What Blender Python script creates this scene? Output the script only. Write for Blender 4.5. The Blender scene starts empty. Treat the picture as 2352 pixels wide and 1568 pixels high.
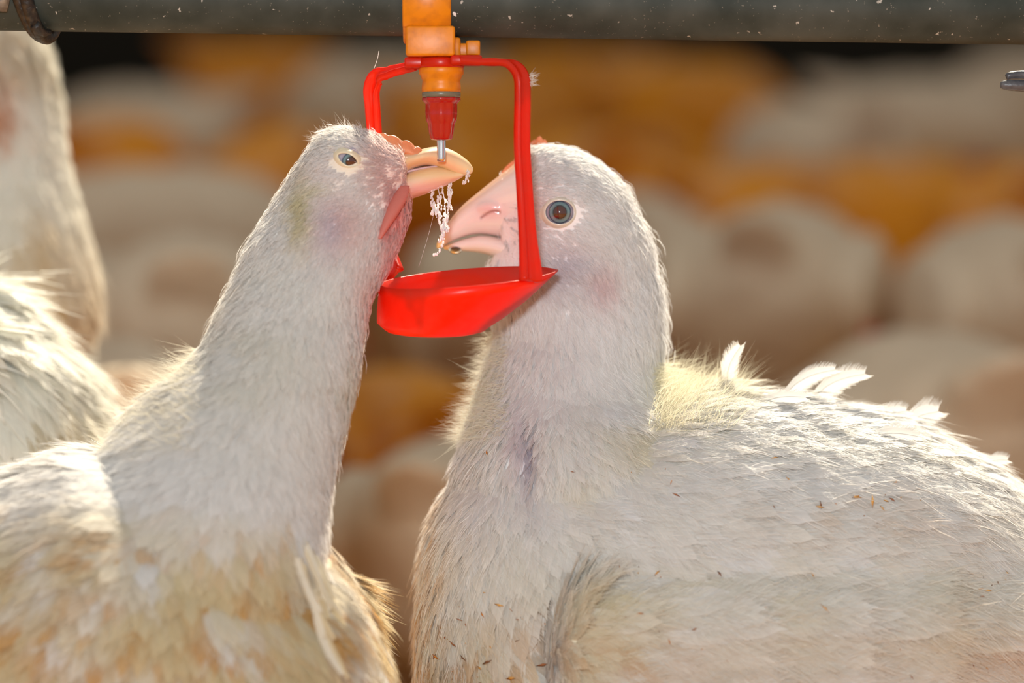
import bpy, math, random
import numpy as np
from mathutils import Matrix, Vector

# ------------------------------------------------------------------ camera, world, lights
D0 = 1.6                      # focus distance (m)
PX = 0.00016                  # metres per photo pixel at the focus distance
PITCH = math.radians(5.0)
CZ = 0.27                     # height of the picture centre
sc = bpy.context.scene
col = sc.collection
rng = np.random.default_rng(7)
random.seed(7)

FWD = np.array([0, math.cos(PITCH), -math.sin(PITCH)])
UPV = np.array([0, math.sin(PITCH), math.cos(PITCH)])
RGT = np.array([1.0, 0, 0])
CEN = np.array([0, 0, CZ])
CAM = CEN - FWD * D0

cd = bpy.data.cameras.new('camera'); cam = bpy.data.objects.new('camera', cd); col.objects.link(cam)
cam.location = CAM; cam.rotation_euler = (math.radians(90) - PITCH, 0, 0)
cd.sensor_width = 36.0; cd.lens = 36.0 * D0 / (2352 * PX)
cd.clip_start = 0.05; cd.clip_end = 100
cd.dof.use_dof = True; cd.dof.focus_distance = D0 + 0.008; cd.dof.aperture_fstop = 5.6
sc.camera = cam

w = bpy.data.worlds.new('daylight'); sc.world = w; w.use_nodes = True
w.node_tree.nodes['Background'].inputs[0].default_value = (1.0, 0.96, 0.90, 1)
w.node_tree.nodes['Background'].inputs[1].default_value = 0.50

sd = bpy.data.lights.new('sun', 'SUN'); sun = bpy.data.objects.new('sun', sd); col.objects.link(sun)
sd.energy = 10.0; sd.angle = math.radians(0.8); sd.color = (1.0, 0.89, 0.70)
SUN_AZ, SUN_EL = math.radians(12), math.radians(40)    # behind the birds, a little to the right
sv = Vector((math.sin(SUN_AZ) * math.cos(SUN_EL), math.cos(SUN_AZ) * math.cos(SUN_EL), math.sin(SUN_EL)))
sun.location = sv * 8; sun.rotation_euler = sv.to_track_quat('Z', 'Y').to_euler()

fd = bpy.data.lights.new('camera_flash', 'AREA'); flash = bpy.data.objects.new('camera_flash', fd); col.objects.link(flash)
fd.shape = 'DISK'; fd.size = 0.10; fd.energy = 14.5; fd.color = (0.86, 0.94, 1.0)     # the photographer's flash
flash.location = CAM + UPV * 0.16 - RGT * 0.05 - FWD * 0.02
flash.rotation_euler = (Vector(CAM + UPV * 0.16 - CEN)).to_track_quat('Z', 'Y').to_euler()

sc.view_settings.view_transform = 'Standard'; sc.view_settings.look = 'None'
sc.view_settings.exposure = 0.0; sc.view_settings.gamma = 1.0
try: sc.view_settings.use_curve_mapping = False
except Exception: pass
sc.cycles.max_bounces = 7; sc.cycles.diffuse_bounces = 4; sc.cycles.glossy_bounces = 3
sc.cycles.transmission_bounces = 7; sc.cycles.transparent_max_bounces = 8
sc.cycles.caustics_reflective = False; sc.cycles.caustics_refractive = False
sc.cycles.sample_clamp_indirect = 4.0

# ------------------------------------------------------------------ helpers
STAND = 0.0        # how far behind the focus plane the thing being built stands
def W(px, py, dw=0.0):
    """photo pixel on the focus plane (+ depth away from it) -> world"""
    px = np.asarray(px, float); py = np.asarray(py, float); dw = np.asarray(dw, float)
    k = 1 + STAND / D0; px = 1176 + (px - 1176) * k; py = 784 + (py - 784) * k
    return (CEN + RGT * ((px - 1176) * PX)[..., None] + UPV * ((784 - py) * PX)[..., None]
            + FWD * (dw + 0 * px)[..., None])

def topix(p):
    d = p - CEN
    k = 1 + (d @ FWD) / D0; return np.stack([1176 + d @ RGT / PX / k, 784 - d @ UPV / PX / k, d @ FWD], -1)

def empty(name, loc, label=None, cat=None, group=None):
    o = bpy.data.objects.new(name, None); col.objects.link(o); o.location = loc
    o.empty_display_size = 0.02
    tag(o, label, cat, group); return o

def tag(o, label=None, cat=None, group=None, kind=None):
    if label: o['label'] = label
    if cat: o['category'] = cat
    if group: o['group'] = group
    if kind: o['kind'] = kind
    return o

def origin_of(parent):
    p = np.zeros(3)
    while parent is not None:
        p += np.array(parent.location); parent = parent.parent
    return p

def mesh_obj(name, verts, faces, mat, parent=None, cols=None, uvs=None, smooth=True, loc=None):
    """verts in WORLD space; linked as one object (verts stored relative to its parent chain / loc)"""
    verts = np.asarray(verts, float)
    o0 = origin_of(parent)
    if loc is None: loc = np.zeros(3) + (o0 if parent is not None else 0)
    me = bpy.data.meshes.new(name)
    v = verts - np.asarray(loc)
    me.vertices.add(len(v)); me.vertices.foreach_set('co', v.astype(np.float32).ravel())
    if isinstance(faces, np.ndarray):
        n, k = faces.shape
        me.loops.add(n * k); me.loops.foreach_set('vertex_index', faces.astype(np.int32).ravel())
        me.polygons.add(n); me.polygons.foreach_set('loop_start', np.arange(0, n * k, k, dtype=np.int32))
        me.polygons.foreach_set('loop_total', np.full(n, k, dtype=np.int32))
    else:
        tot = np.array([len(f) for f in faces], np.int32); flat = np.concatenate([np.asarray(f) for f in faces]).astype(np.int32)
        me.loops.add(len(flat)); me.loops.foreach_set('vertex_index', flat)
        me.polygons.add(len(tot)); me.polygons.foreach_set('loop_start', np.concatenate([[0], np.cumsum(tot)[:-1]]).astype(np.int32))
        me.polygons.foreach_set('loop_total', tot)
    me.update(calc_edges=True); me.validate()
    if smooth: me.polygons.foreach_set('use_smooth', np.ones(len(me.polygons), bool))
    if cols is not None:
        a = me.color_attributes.new('Col', 'FLOAT_COLOR', 'POINT')
        c = np.ones((len(v), 4), np.float32); c[:, :3] = cols; a.data.foreach_set('color', c.ravel())
    if uvs is not None:
        u = me.attributes.new('fuv', 'FLOAT_VECTOR', 'POINT')
        q = np.zeros((len(v), 3), np.float32); q[:, :uvs.shape[1]] = uvs; u.data.foreach_set('vector', q.ravel())
    if mat is not None: me.materials.append(mat)
    o = bpy.data.objects.new(name, me); col.objects.link(o)
    o.location = np.asarray(loc) - o0
    if parent is not None: o.parent = parent
    return o

def catmull(P, n):
    """P (k,d) -> n samples, parameter uniform over control index"""
    P = np.asarray(P, float); k = len(P)
    t = np.linspace(0, k - 1, n); i = np.clip(t.astype(int), 0, k - 2); f = (t - i)[:, None]
    a = P[np.clip(i - 1, 0, k - 1)]; b = P[i]; c = P[i + 1]; d = P[np.clip(i + 2, 0, k - 1)]
    return 0.5 * (2 * b + (c - a) * f + (2 * a - 5 * b + 4 * c - d) * f ** 2 + (3 * b - a - 3 * c + d) * f ** 3)

def rings_mesh(rings):
    """list of (m,3) rings -> verts, faces (quads + capped ends with ngon)"""
    n = len(rings); m = len(rings[0]); V = np.concatenate(rings); F = []
    for i in range(n - 1):
        for j in range(m):
            k = (j + 1) % m
            F.append((i * m + j, i * m + k, (i + 1) * m + k, (i + 1) * m + j))
    F.append(tuple(range(m - 1, -1, -1))); F.append(tuple((n - 1) * m + j for j in range(m)))
    return V, F

def loft_h(sl, n=40, m=32, e=2.0):
    """horizontal slices (py, L, R, halfdepth, w)"""
    S = catmull(sl, n); th = np.linspace(0, 2 * np.pi, m, endpoint=False); out = []
    c, s = np.cos(th), np.sin(th)
    c = np.sign(c) * np.abs(c) ** (2 / e); s = np.sign(s) * np.abs(s) ** (2 / e)
    for py, L, R, d, wc in S:
        out.append(W((L + R) / 2 + (R - L) / 2 * c, np.full(m, py), wc + max(d, 1e-4) * s))
    return rings_mesh(out)

def loft_v(sl, n=40, m=32, e=2.0):
    """vertical slices (px, top, bottom, halfdepth, w)"""
    S = catmull(sl, n); th = np.linspace(0, 2 * np.pi, m, endpoint=False); out = []
    c, s = np.cos(th), np.sin(th)
    c = np.sign(c) * np.abs(c) ** (2 / e); s = np.sign(s) * np.abs(s) ** (2 / e)
    for px, T, B, d, wc in S:
        out.append(W(np.full(m, px), (T + B) / 2 + (B - T) / 2 * c, wc + max(d, 1e-4) * s))
    return rings_mesh(out)

def tube(path, rad, m=12, n=None, sec=None, upv=None):
    """sweep in world space; rad scalar or per-control; sec optional (k,2) section (metres, multiplied by rad)"""
    P = np.asarray(path, float); R = np.broadcast_to(np.asarray(rad, float), (len(P),))
    if n: Q = catmull(np.c_[P, R], n); P, R = Q[:, :3], Q[:, 3]
    T = np.gradient(P, axis=0); T /= np.linalg.norm(T, axis=1)[:, None] + 1e-12
    a = np.array(upv if upv is not None else (0.0, 0, 1.0)); 
    if abs(T[0] @ a) > 0.95 and upv is None: a = np.array([1.0, 0, 0])
    rings = []; prev = None
    for i in range(len(P)):
        u = (a if prev is None or upv is not None else prev); u = u - T[i] * (u @ T[i]); u /= np.linalg.norm(u) + 1e-12; prev = u
        v = np.cross(T[i], u)
        if sec is None:
            th = np.linspace(0, 2 * np.pi, m, endpoint=False); s2 = np.c_[np.cos(th), np.sin(th)]
        else: s2 = np.asarray(sec)
        rings.append(P[i] + R[i] * (s2[:, :1] * u + s2[:, 1:] * v))
    return rings_mesh(rings)

def join(parts):
    V = []; F = []; o = 0
    for v, f in parts:
        V.append(v); F += [tuple(int(x) + o for x in q) for q in f]; o += len(v)
    return np.concatenate(V), F

def lathe(prof, centre, m=32, axis=None, facet=None):
    """prof list of (radius, height along up); centre world"""
    ax = UPV if axis is None else axis
    u = RGT; v = np.cross(ax, u); th = np.linspace(0, 2 * np.pi, m, endpoint=False)
    rings = []
    for r, h in prof:
        rr = r * np.ones(m)
        if facet: rr = r * (1 + 0.05 * np.cos(th * facet))
        rings.append(centre + ax * h + (np.cos(th) * rr)[:, None] * u + (np.sin(th) * rr)[:, None] * v)
    return rings_mesh(rings)

def box(c, sx, sy, sz, bev=0.0006):
    """rounded box in camera-frame axes; c world"""
    th = []
    bx = min(bev, sx / 2.2, sy / 2.2)
    pts = []
    for qx, qy, a0 in ((1, 1, 0), (-1, 1, 90), (-1, -1, 180), (1, -1, 270)):
        for k in range(4):
            a = math.radians(a0 + 30 * k)
            pts.append((qx * (sx / 2 - bx) + bx * math.cos(a), qy * (sy / 2 - bx) + bx * math.sin(a)))
    pts = np.array(pts); rings = []
    for h, s in ((-sz / 2, 1 - 2 * bx / max(sx, sy)), (-sz / 2 + bx * .3, 1 - .6 * bx / max(sx, sy)), (-sz / 2 + bx, 1), (sz / 2 - bx, 1), (sz / 2 - bx * .3, 1 - .6 * bx / max(sx, sy)), (sz / 2, 1 - 2 * bx / max(sx, sy))):
        rings.append(c + UPV * h + pts[:, :1] * s * RGT + pts[:, 1:] * s * FWD)
    return rings_mesh(rings)

def remeshed(parts, voxel, smooth=6, name='tmp'):
    """union of closed shells -> one continuous smooth surface: verts, faces(list), normals"""
    V, F = join(parts)
    me = bpy.data.meshes.new(name); me.from_pydata([tuple(x) for x in V], [], F); me.update()
    o = bpy.data.objects.new(name, me); col.objects.link(o)
    md = o.modifiers.new('r', 'REMESH'); md.mode = 'VOXEL'; md.voxel_size = voxel; md.adaptivity = 0
    ms = o.modifiers.new('s', 'SMOOTH'); ms.factor = 0.5; ms.iterations = smooth
    dg = bpy.context.evaluated_depsgraph_get(); dg.update()
    ev = o.evaluated_get(dg); m2 = ev.to_mesh()
    n = len(m2.vertices); v = np.empty(n * 3, np.float32); m2.vertices.foreach_get('co', v); v = v.reshape(-1, 3).astype(float)
    nr = np.empty(n * 3, np.float32); m2.vertices.foreach_get('normal', nr); nr = nr.reshape(-1, 3).astype(float)
    tot = np.empty(len(m2.polygons), np.int32); m2.polygons.foreach_get('loop_total', tot)
    li = np.empty(len(m2.loops), np.int32); m2.loops.foreach_get('vertex_index', li)
    f4 = li.reshape(-1, 4) if (tot == 4).all() else None
    if f4 is None:
        st = np.concatenate([[0], np.cumsum(tot)[:-1]]); f = [tuple(li[s:s + t]) for s, t in zip(st, tot)]
    else: f = f4
    ev.to_mesh_clear(); bpy.data.objects.remove(o); bpy.data.meshes.remove(me)
    return v, f, nr

# ---- value noise
_perm = rng.permutation(4096); _val = rng.random(4096)
def vnoise(p, s):
    q = np.asarray(p) * s; i = np.floor(q).astype(int); f = q - i; f = f * f * (3 - 2 * f); out = 0
    for dx in (0, 1):
        for dy in (0, 1):
            for dz in (0, 1):
                h = _val[_perm[(_perm[(_perm[(i[:, 0] + dx) & 4095] + i[:, 1] + dy) & 4095] + i[:, 2] + dz) & 4095]]
                out = out + h * (f[:, 0] if dx else 1 - f[:, 0]) * (f[:, 1] if dy else 1 - f[:, 1]) * (f[:, 2] if dz else 1 - f[:, 2])
    return out
def fbm(p, s, n=3): return sum(vnoise(p + 7.3 * k, s * 2 ** k) * 0.5 ** k for k in range(n)) / sum(0.5 ** k for k in range(n))

def idw(P, ctrl, pw=2.5):
    """P (n,2) pixels, ctrl rows (px,py,v...) -> (n,k)"""
    C = np.asarray(ctrl, float); out = np.zeros((len(P), C.shape[1] - 2)); ws = np.zeros(len(P))
    for r in C:
        d = 1.0 / (((P[:, 0] - r[0]) ** 2 + (P[:, 1] - r[1]) ** 2 + 400.0) ** (pw / 2))
        out += d[:, None] * r[2:]; ws += d
    return out / ws[:, None]

def spots(P, lst):
    """sum of soft elliptical masks; rows (px,py,rx,ry,amount)"""
    o = np.zeros(len(P))
    for x, y, rx, ry, a in lst:
        o = np.maximum(o, a * np.exp(-(((P[:, 0] - x) / rx) ** 2 + ((P[:, 1] - y) / ry) ** 2)))
    return o

# ------------------------------------------------------------------ materials
def new_mat(name):
    m = bpy.data.materials.new(name); m.use_nodes = True; nt = m.node_tree; nt.nodes.clear()
    out = nt.nodes.new('ShaderNodeOutputMaterial'); return m, nt, out

def N(nt, t, **kw):
    n = nt.nodes.new(t)
    for k, v in kw.items(): setattr(n, k, v)
    return n

def mat_pr(name, base, rough=0.5, spec=0.5, metal=0, trans=0, ss=0, translucent=0, attr=False, bump=None, mottling=None, coat=0, sheen=0, tint=1.0):
    m, nt, out = new_mat(name); L = nt.links
    p = N(nt, 'ShaderNodeBsdfPrincipled'); p.inputs['Base Color'].default_value = (*base, 1)
    p.inputs['Roughness'].default_value = rough; p.inputs['Specular IOR Level'].default_value = spec
    p.inputs['Metallic'].default_value = metal; p.inputs['Transmission Weight'].default_value = trans
    p.inputs['Coat Weight'].default_value = coat; p.inputs['Coat Roughness'].default_value = 0.08
    p.inputs['Sheen Weight'].default_value = sheen
    if ss: p.inputs['Subsurface Weight'].default_value = ss; p.inputs['Subsurface Radius'].default_value = (1.0, .4, .25); p.inputs['Subsurface Scale'].default_value = 0.004
    csock = None
    if attr:
        a = N(nt, 'ShaderNodeAttribute', attribute_name='Col'); csock = a.outputs['Color']
    tc = N(nt, 'ShaderNodeTexCoord')
    if mottling:
        scale, amt, c2 = mottling
        nz = N(nt, 'ShaderNodeTexNoise'); nz.inputs['Scale'].default_value = scale; nz.inputs['Detail'].default_value = 5; L.new(tc.outputs['Object'], nz.inputs['Vector'])
        r = N(nt, 'ShaderNodeMapRange'); r.inputs['From Min'].default_value = .45; r.inputs['From Max'].default_value = .75; r.inputs['To Max'].default_value = amt
        L.new(nz.outputs['Fac'], r.inputs['Value'])
        mx = N(nt, 'ShaderNodeMix', data_type='RGBA'); L.new(r.outputs[0], mx.inputs[0])
        if csock is not None: L.new(csock, mx.inputs[6])
        else: mx.inputs[6].default_value = (*base, 1)
        mx.inputs[7].default_value = (*c2, 1); csock = mx.outputs[2]
    if csock is not None: L.new(csock, p.inputs['Base Color'])
    if bump:
        nz = N(nt, 'ShaderNodeTexNoise'); nz.inputs['Scale'].default_value = bump[0]; nz.inputs['Detail'].default_value = 4; L.new(tc.outputs['Object'], nz.inputs['Vector'])
        b = N(nt, 'ShaderNodeBump'); b.inputs['Strength'].default_value = bump[1]; b.inputs['Distance'].default_value = bump[2]
        L.new(nz.outputs['Fac'], b.inputs['Height']); L.new(b.outputs[0], p.inputs['Normal'])
    if translucent:
        t = N(nt, 'ShaderNodeBsdfTranslucent'); t.inputs[0].default_value = (*[min(1, x * tint) for x in base], 1)
        if csock is not None: L.new(csock, t.inputs[0])
        ms = N(nt, 'ShaderNodeMixShader'); ms.inputs[0].default_value = translucent
        L.new(p.outputs[0], ms.inputs[1]); L.new(t.outputs[0], ms.inputs[2]); L.new(ms.outputs[0], out.inputs[0])
    else: L.new(p.outputs[0], out.inputs[0])
    return m

def mat_feather():
    m, nt, out = new_mat('white_feather'); L = nt.links
    a = N(nt, 'ShaderNodeAttribute', attribute_name='Col')
    uv = N(nt, 'ShaderNodeAttribute', attribute_name='fuv')
    # barb streaks run obliquely out from the shaft: u + |v|*k + offset
    sx = N(nt, 'ShaderNodeSeparateXYZ'); L.new(uv.outputs['Vector'], sx.inputs[0])
    ab = N(nt, 'ShaderNodeMath', operation='ABSOLUTE'); L.new(sx.outputs[1], ab.inputs[0])
    m1 = N(nt, 'ShaderNodeMath', operation='MULTIPLY_ADD'); L.new(ab.outputs[0], m1.inputs[0]); m1.inputs[1].default_value = -0.45; L.new(sx.outputs[0], m1.inputs[2])
    cb = N(nt, 'ShaderNodeCombineXYZ'); L.new(m1.outputs[0], cb.inputs[0]); L.new(sx.outputs[2], cb.inputs[1])
    nz = N(nt, 'ShaderNodeTexNoise'); nz.inputs['Scale'].default_value = 26; nz.inputs['Detail'].default_value = 2; L.new(cb.outputs[0], nz.inputs['Vector'])
    r = N(nt, 'ShaderNodeMapRange'); r.inputs['From Min'].default_value = .3; r.inputs['From Max'].default_value = .7; r.inputs['To Min'].default_value = .9; r.inputs['To Max'].default_value = 1.04
    L.new(nz.outputs['Fac'], r.inputs['Value'])
    vm = N(nt, 'ShaderNodeVectorMath', operation='SCALE'); L.new(a.outputs['Color'], vm.inputs[0]); L.new(r.outputs[0], vm.inputs['Scale'])
    b = N(nt, 'ShaderNodeBump'); b.inputs['Strength'].default_value = .25; b.inputs['Distance'].default_value = .0004; L.new(nz.outputs['Fac'], b.inputs['Height'])
    d = N(nt, 'ShaderNodeBsdfPrincipled'); d.inputs['Roughness'].default_value = .55; d.inputs['Specular IOR Level'].default_value = .25
    d.inputs['Sheen Weight'].default_value = .15
    L.new(vm.outputs[0], d.inputs['Base Color']); L.new(b.outputs[0], d.inputs['Normal'])
    t = N(nt, 'ShaderNodeBsdfTranslucent'); L.new(vm.outputs[0], t.inputs[0])
    ms = N(nt, 'ShaderNodeMixShader'); ms.inputs[0].default_value = .45
    L.new(d.outputs[0], ms.inputs[1]); L.new(t.outputs[0], ms.inputs[2]); L.new(ms.outputs[0], out.inputs[0])
    return m

M_FEATHER = mat_feather()
M_BODY = mat_pr('down_covered_body', (.8, .76, .72), rough=.75, spec=.2, attr=True, bump=(900, .5, .0006), translucent=.0)
M_SKIN = mat_pr('beak_horn', (.8, .6, .5), rough=.27, spec=.6, attr=True, ss=.15, bump=(700, .12, .0003), coat=.3)
M_COMB = mat_pr('comb_skin', (.8, .25, .12), rough=.4, attr=True, translucent=.35, bump=(1800, .5, .0004))
M_BGBIRD = mat_pr('flock_plumage', (.8, .7, .6), rough=.8, spec=.2, attr=True, translucent=.25, bump=(60, .6, .004))
M_RED = mat_pr('red_plastic', (.84, .035, .006), rough=.3, spec=.5, translucent=.5, mottling=(160, .2, (.60, .12, .07)), bump=(420, .12, .0003), tint=1.25)
M_REDCAP = mat_pr('red_plastic_nipple', (.55, .015, .012), rough=.22, spec=.6, translucent=.25, coat=.6, bump=(350, .25, .0004))
M_ORANGE = mat_pr('orange_plastic', (.90, .29, .006), rough=.38, spec=.45, translucent=.18, mottling=(240, .5, (.42, .11, .015)), bump=(500, .15, .0003))
M_SEAL = mat_pr('grey_rubber_seal', (.17, .16, .11), rough=.3, spec=.5)
M_STEEL = mat_pr('steel_pin', (.75, .74, .78), rough=.15, metal=1)
M_CORD = mat_pr('weathered_black_cord', (.010, .009, .009), rough=.45, spec=.5, mottling=(420, .35, (.14, .10, .06)), bump=(500, .8, .0008))
M_TAPE = mat_pr('weathered_tape', (.14, .11, .08), rough=.6, mottling=(300, .7, (.45, .36, .26)), bump=(300, .8, .0008))
M_LEG = mat_pr('scaly_leg_skin', (.75, .52, .24), rough=.5, bump=(500, .5, .0005))
M_FLECK = mat_pr('litter_fleck', (.5, .2, .04), rough=.8, attr=True)
M_WATER = mat_pr('clear_water', (1, 1, 1), rough=.02, trans=1, spec=.5); M_WATER.node_tree.nodes['Principled BSDF'].inputs['IOR'].default_value = 1.33
M_FOAM = mat_pr('sparkling_water', (1, 1, 1), rough=.15, spec=.8, translucent=.55)

def mat_pipe():
    m, nt, out = new_mat('dark_pipe_plastic'); L = nt.links
    tc = N(nt, 'ShaderNodeTexCoord')
    p = N(nt, 'ShaderNodeBsdfPrincipled'); p.inputs['Roughness'].default_value = .6; p.inputs['Specular IOR Level'].default_value = .25
    nz = N(nt, 'ShaderNodeTexNoise'); nz.inputs['Scale'].default_value = 45; nz.inputs['Detail'].default_value = 8; L.new(tc.outputs['Object'], nz.inputs['Vector'])
    cr = N(nt, 'ShaderNodeValToRGB'); cr.color_ramp.elements[0].position = .35; cr.color_ramp.elements[0].color = (.026, .033, .026, 1)
    cr.color_ramp.elements[1].position = .75; cr.color_ramp.elements[1].color = (.070, .078, .066, 1); L.new(nz.outputs['Fac'], cr.inputs[0])
    col_s = cr.outputs[0]
    for scale, thr, c2 in ((230, .13, (.45, .43, .38)), (95, .075, (.85, .83, .8)), (700, .16, (.22, .2, .16))):
        vo = N(nt, 'ShaderNodeTexVoronoi'); vo.inputs['Scale'].default_value = scale
        dn = N(nt, 'ShaderNodeTexNoise'); dn.inputs['Scale'].default_value = 600; L.new(tc.outputs['Object'], dn.inputs['Vector'])
        mp = N(nt, 'ShaderNodeVectorMath', operation='MULTIPLY_ADD'); L.new(dn.outputs['Color'], mp.inputs[0]); mp.inputs[1].default_value = (.004,) * 3; L.new(tc.outputs['Object'], mp.inputs[2])
        L.new(mp.outputs[0], vo.inputs['Vector'])
        sep = N(nt, 'ShaderNodeSeparateColor'); L.new(vo.outputs['Color'], sep.inputs[0])
        gt = N(nt, 'ShaderNodeMath', operation='GREATER_THAN'); gt.inputs[1].default_value = .72; L.new(sep.outputs[0], gt.inputs[0])
        lt = N(nt, 'ShaderNodeMath', operation='LESS_THAN'); lt.inputs[1].default_value = thr; L.new(vo.outputs['Distance'], lt.inputs[0])
        mu = N(nt, 'ShaderNodeMath', operation='MULTIPLY'); L.new(gt.outputs[0], mu.inputs[0]); L.new(lt.outputs[0], mu.inputs[1])
        mx = N(nt, 'ShaderNodeMix', data_type='RGBA'); L.new(mu.outputs[0], mx.inputs[0]); L.new(col_s, mx.inputs[6]); mx.inputs[7].default_value = (*c2, 1); col_s = mx.outputs[2]
    L.new(col_s, p.inputs['Base Color'])
    b = N(nt, 'ShaderNodeBump'); b.inputs['Strength'].default_value = .3; b.inputs['Distance'].default_value = .0005; L.new(nz.outputs['Fac'], b.inputs['Height']); L.new(b.outputs[0], p.inputs['Normal'])
    L.new(p.outputs[0], out.inputs[0]); return m
M_PIPE = mat_pipe()

def mat_eye(name, pupil, iris, off=(0, 0)):
    """radial rings around the local z axis (object space, metres)"""
    m, nt, out = new_mat(name); L = nt.links
    tc = N(nt, 'ShaderNodeTexCoord'); sp = N(nt, 'ShaderNodeSeparateXYZ'); L.new(tc.outputs['Object'], sp.inputs[0])
    cb = N(nt, 'ShaderNodeCombineXYZ'); L.new(sp.outputs[0], cb.inputs[0]); L.new(sp.outputs[1], cb.inputs[1])
    ad = N(nt, 'ShaderNodeVectorMath', operation='SUBTRACT'); L.new(cb.outputs[0], ad.inputs[0]); ad.inputs[1].default_value = (*off, 0)
    ln = N(nt, 'ShaderNodeVectorMath', operation='LENGTH'); L.new(ad.outputs[0], ln.inputs[0])
    mr = N(nt, 'ShaderNodeMapRange'); mr.inputs['From Max'].default_value = .006; L.new(ln.outputs['Value'], mr.inputs['Value'])
    cr = N(nt, 'ShaderNodeValToRGB'); e = cr.color_ramp.elements
    e[0].position = 0; e[0].color = (.075, .022, .016, 1); e[1].position = 1; e[1].color = (.5, .45, .5, 1)
    for p_, c in ((pupil - .05, (.06, .02, .014)), (pupil, (.012, .01, .012)), (pupil + .05, (.10, .16, .17)), ((pupil + iris) / 2, (.15, .25, .27)), (iris - .06, (.12, .20, .24)), (iris, (.02, .03, .06)), (iris + .05, (.32, .3, .38))):
        n = e.new(p_); n.color = (*c, 1)
    L.new(mr.outputs[0], cr.inputs[0])
    p = N(nt, 'ShaderNodeBsdfPrincipled'); p.inputs['Roughness'].default_value = .12; p.inputs['Coat Weight'].default_value = 1; p.inputs['Coat Roughness'].default_value = .02
    L.new(cr.outputs[0], p.inputs['Base Color']); L.new(p.outputs[0], out.inputs[0]); return m

# ------------------------------------------------------------------ setting
def mat_litter():
    m, nt, out = new_mat('wood_shaving_litter'); L = nt.links
    tc = N(nt, 'ShaderNodeTexCoord'); p = N(nt, 'ShaderNodeBsdfPrincipled'); p.inputs['Roughness'].default_value = .9
    nz = N(nt, 'ShaderNodeTexNoise'); nz.inputs['Scale'].default_value = 60; nz.inputs['Detail'].default_value = 8; L.new(tc.outputs['Object'], nz.inputs['Vector'])
    cr = N(nt, 'ShaderNodeValToRGB'); cr.color_ramp.elements[0].position = .3; cr.color_ramp.elements[0].color = (.10, .035, .008, 1)
    cr.color_ramp.elements[1].position = .72; cr.color_ramp.elements[1].color = (.66, .28, .055, 1); L.new(nz.outputs['Fac'], cr.inputs[0])
    L.new(cr.outputs[0], p.inputs['Base Color'])
    b = N(nt, 'ShaderNodeBump'); b.inputs['Distance'].default_value = .01; L.new(nz.outputs['Fac'], b.inputs['Height']); L.new(b.outputs[0], p.inputs['Normal'])
    L.new(p.outputs[0], out.inputs[0]); return m
gx = np.linspace(-8, 8, 81); gy = np.linspace(-4, 11, 76); GX, GY = np.meshgrid(gx, gy, indexing='ij')
gp = np.c_[GX.ravel(), GY.ravel(), np.zeros(GX.size)]; gp[:, 2] = -.012 * fbm(gp + 20, 3.0)
idx = np.arange(81 * 76).reshape(81, 76)
gf = np.stack([idx[:-1, :-1], idx[1:, :-1], idx[1:, 1:], idx[:-1, 1:]], -1).reshape(-1, 4)
tag(mesh_obj('floor', gp, gf, mat_litter()), kind='structure', label='orange brown wood shaving litter on the ground')
M_WALL = mat_pr('dark_house_wall', (.035, .034, .026), rough=.8, mottling=(1.5, .5, (.06, .05, .03)))
def wbox(name, x0, x1, y0, y1, z0, z1, m):
    V = np.array([[x, y, z] for x in (x0, x1) for y in (y0, y1) for z in (z0, z1)])
    return mesh_obj(name, V, [(0, 1, 3, 2), (4, 6, 7, 5), (0, 4, 5, 1), (2, 3, 7, 6), (0, 2, 6, 4), (1, 5, 7, 3)], m, smooth=False)
tag(wbox('wall_back', -8, 8, 10.0, 10.15, -.02, 2.2, M_WALL), kind='structure', label='dark low side wall far behind the flock')

tag(wbox('shade_roof', -8, 8, 4.45, 10.15, 3.4, 3.5, M_WALL), kind='structure', label='dark unseen roof added to shade the flock')  # roof out of view, added to keep direct sun off the flock

# ------------------------------------------------------------------ drinker line
pipe_c = lambda px: np.array(W(px, 0 + (px - 1000) * 0.0136, 0.0))
PR = 84 * PX
def pipe_frame():
    a, b = pipe_c(-9000), pipe_c(11500); t = (b - a) / np.linalg.norm(b - a)
    v, f = tube([a, b], PR, m=64, upv=UPV); return v, f, t
v, f, PT = pipe_frame()
tag(mesh_obj('water_pipe', v, f, M_PIPE, loc=pipe_c(1000)), 'dark grey green plastic water pipe with pale dust specks across the top', 'pipe')

# cord lashing round the pipe at the left
def around(px0, px1, turns0, turns1, n, rr, wob=0.0):
    pts = []
    for k in range(n):
        s = k / (n - 1); a = 2 * np.pi * (turns0 + (turns1 - turns0) * s); px = px0 + (px1 - px0) * s
        c = pipe_c(px); R_ = PR + rr + wob * math.sin(9 * s)
        pts.append(c + R_ * (math.cos(a) * UPV - math.sin(a) * FWD))
    return pts
lash = empty('cord_lashing', pipe_c(60), 'weathered black cord lashed round the pipe near its left end', 'cord')
v, f = join([tube(around(10, 112, .03, .62, 26, .0012, .0006), .0024, m=10), tube(around(40, 128, .05, .70, 26, .0022, .0008), .0026, m=10),
             tube(around(128, 10, .70, 1.05, 16, .0014), .002, m=10), tube([W(88, 62, -.0125), W(104, 78, -.009), W(120, 76, -.006)], [.0019, .0016, .0009], m=10, n=8)])
mesh_obj('cord', v, f, M_CORD, lash)
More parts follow.
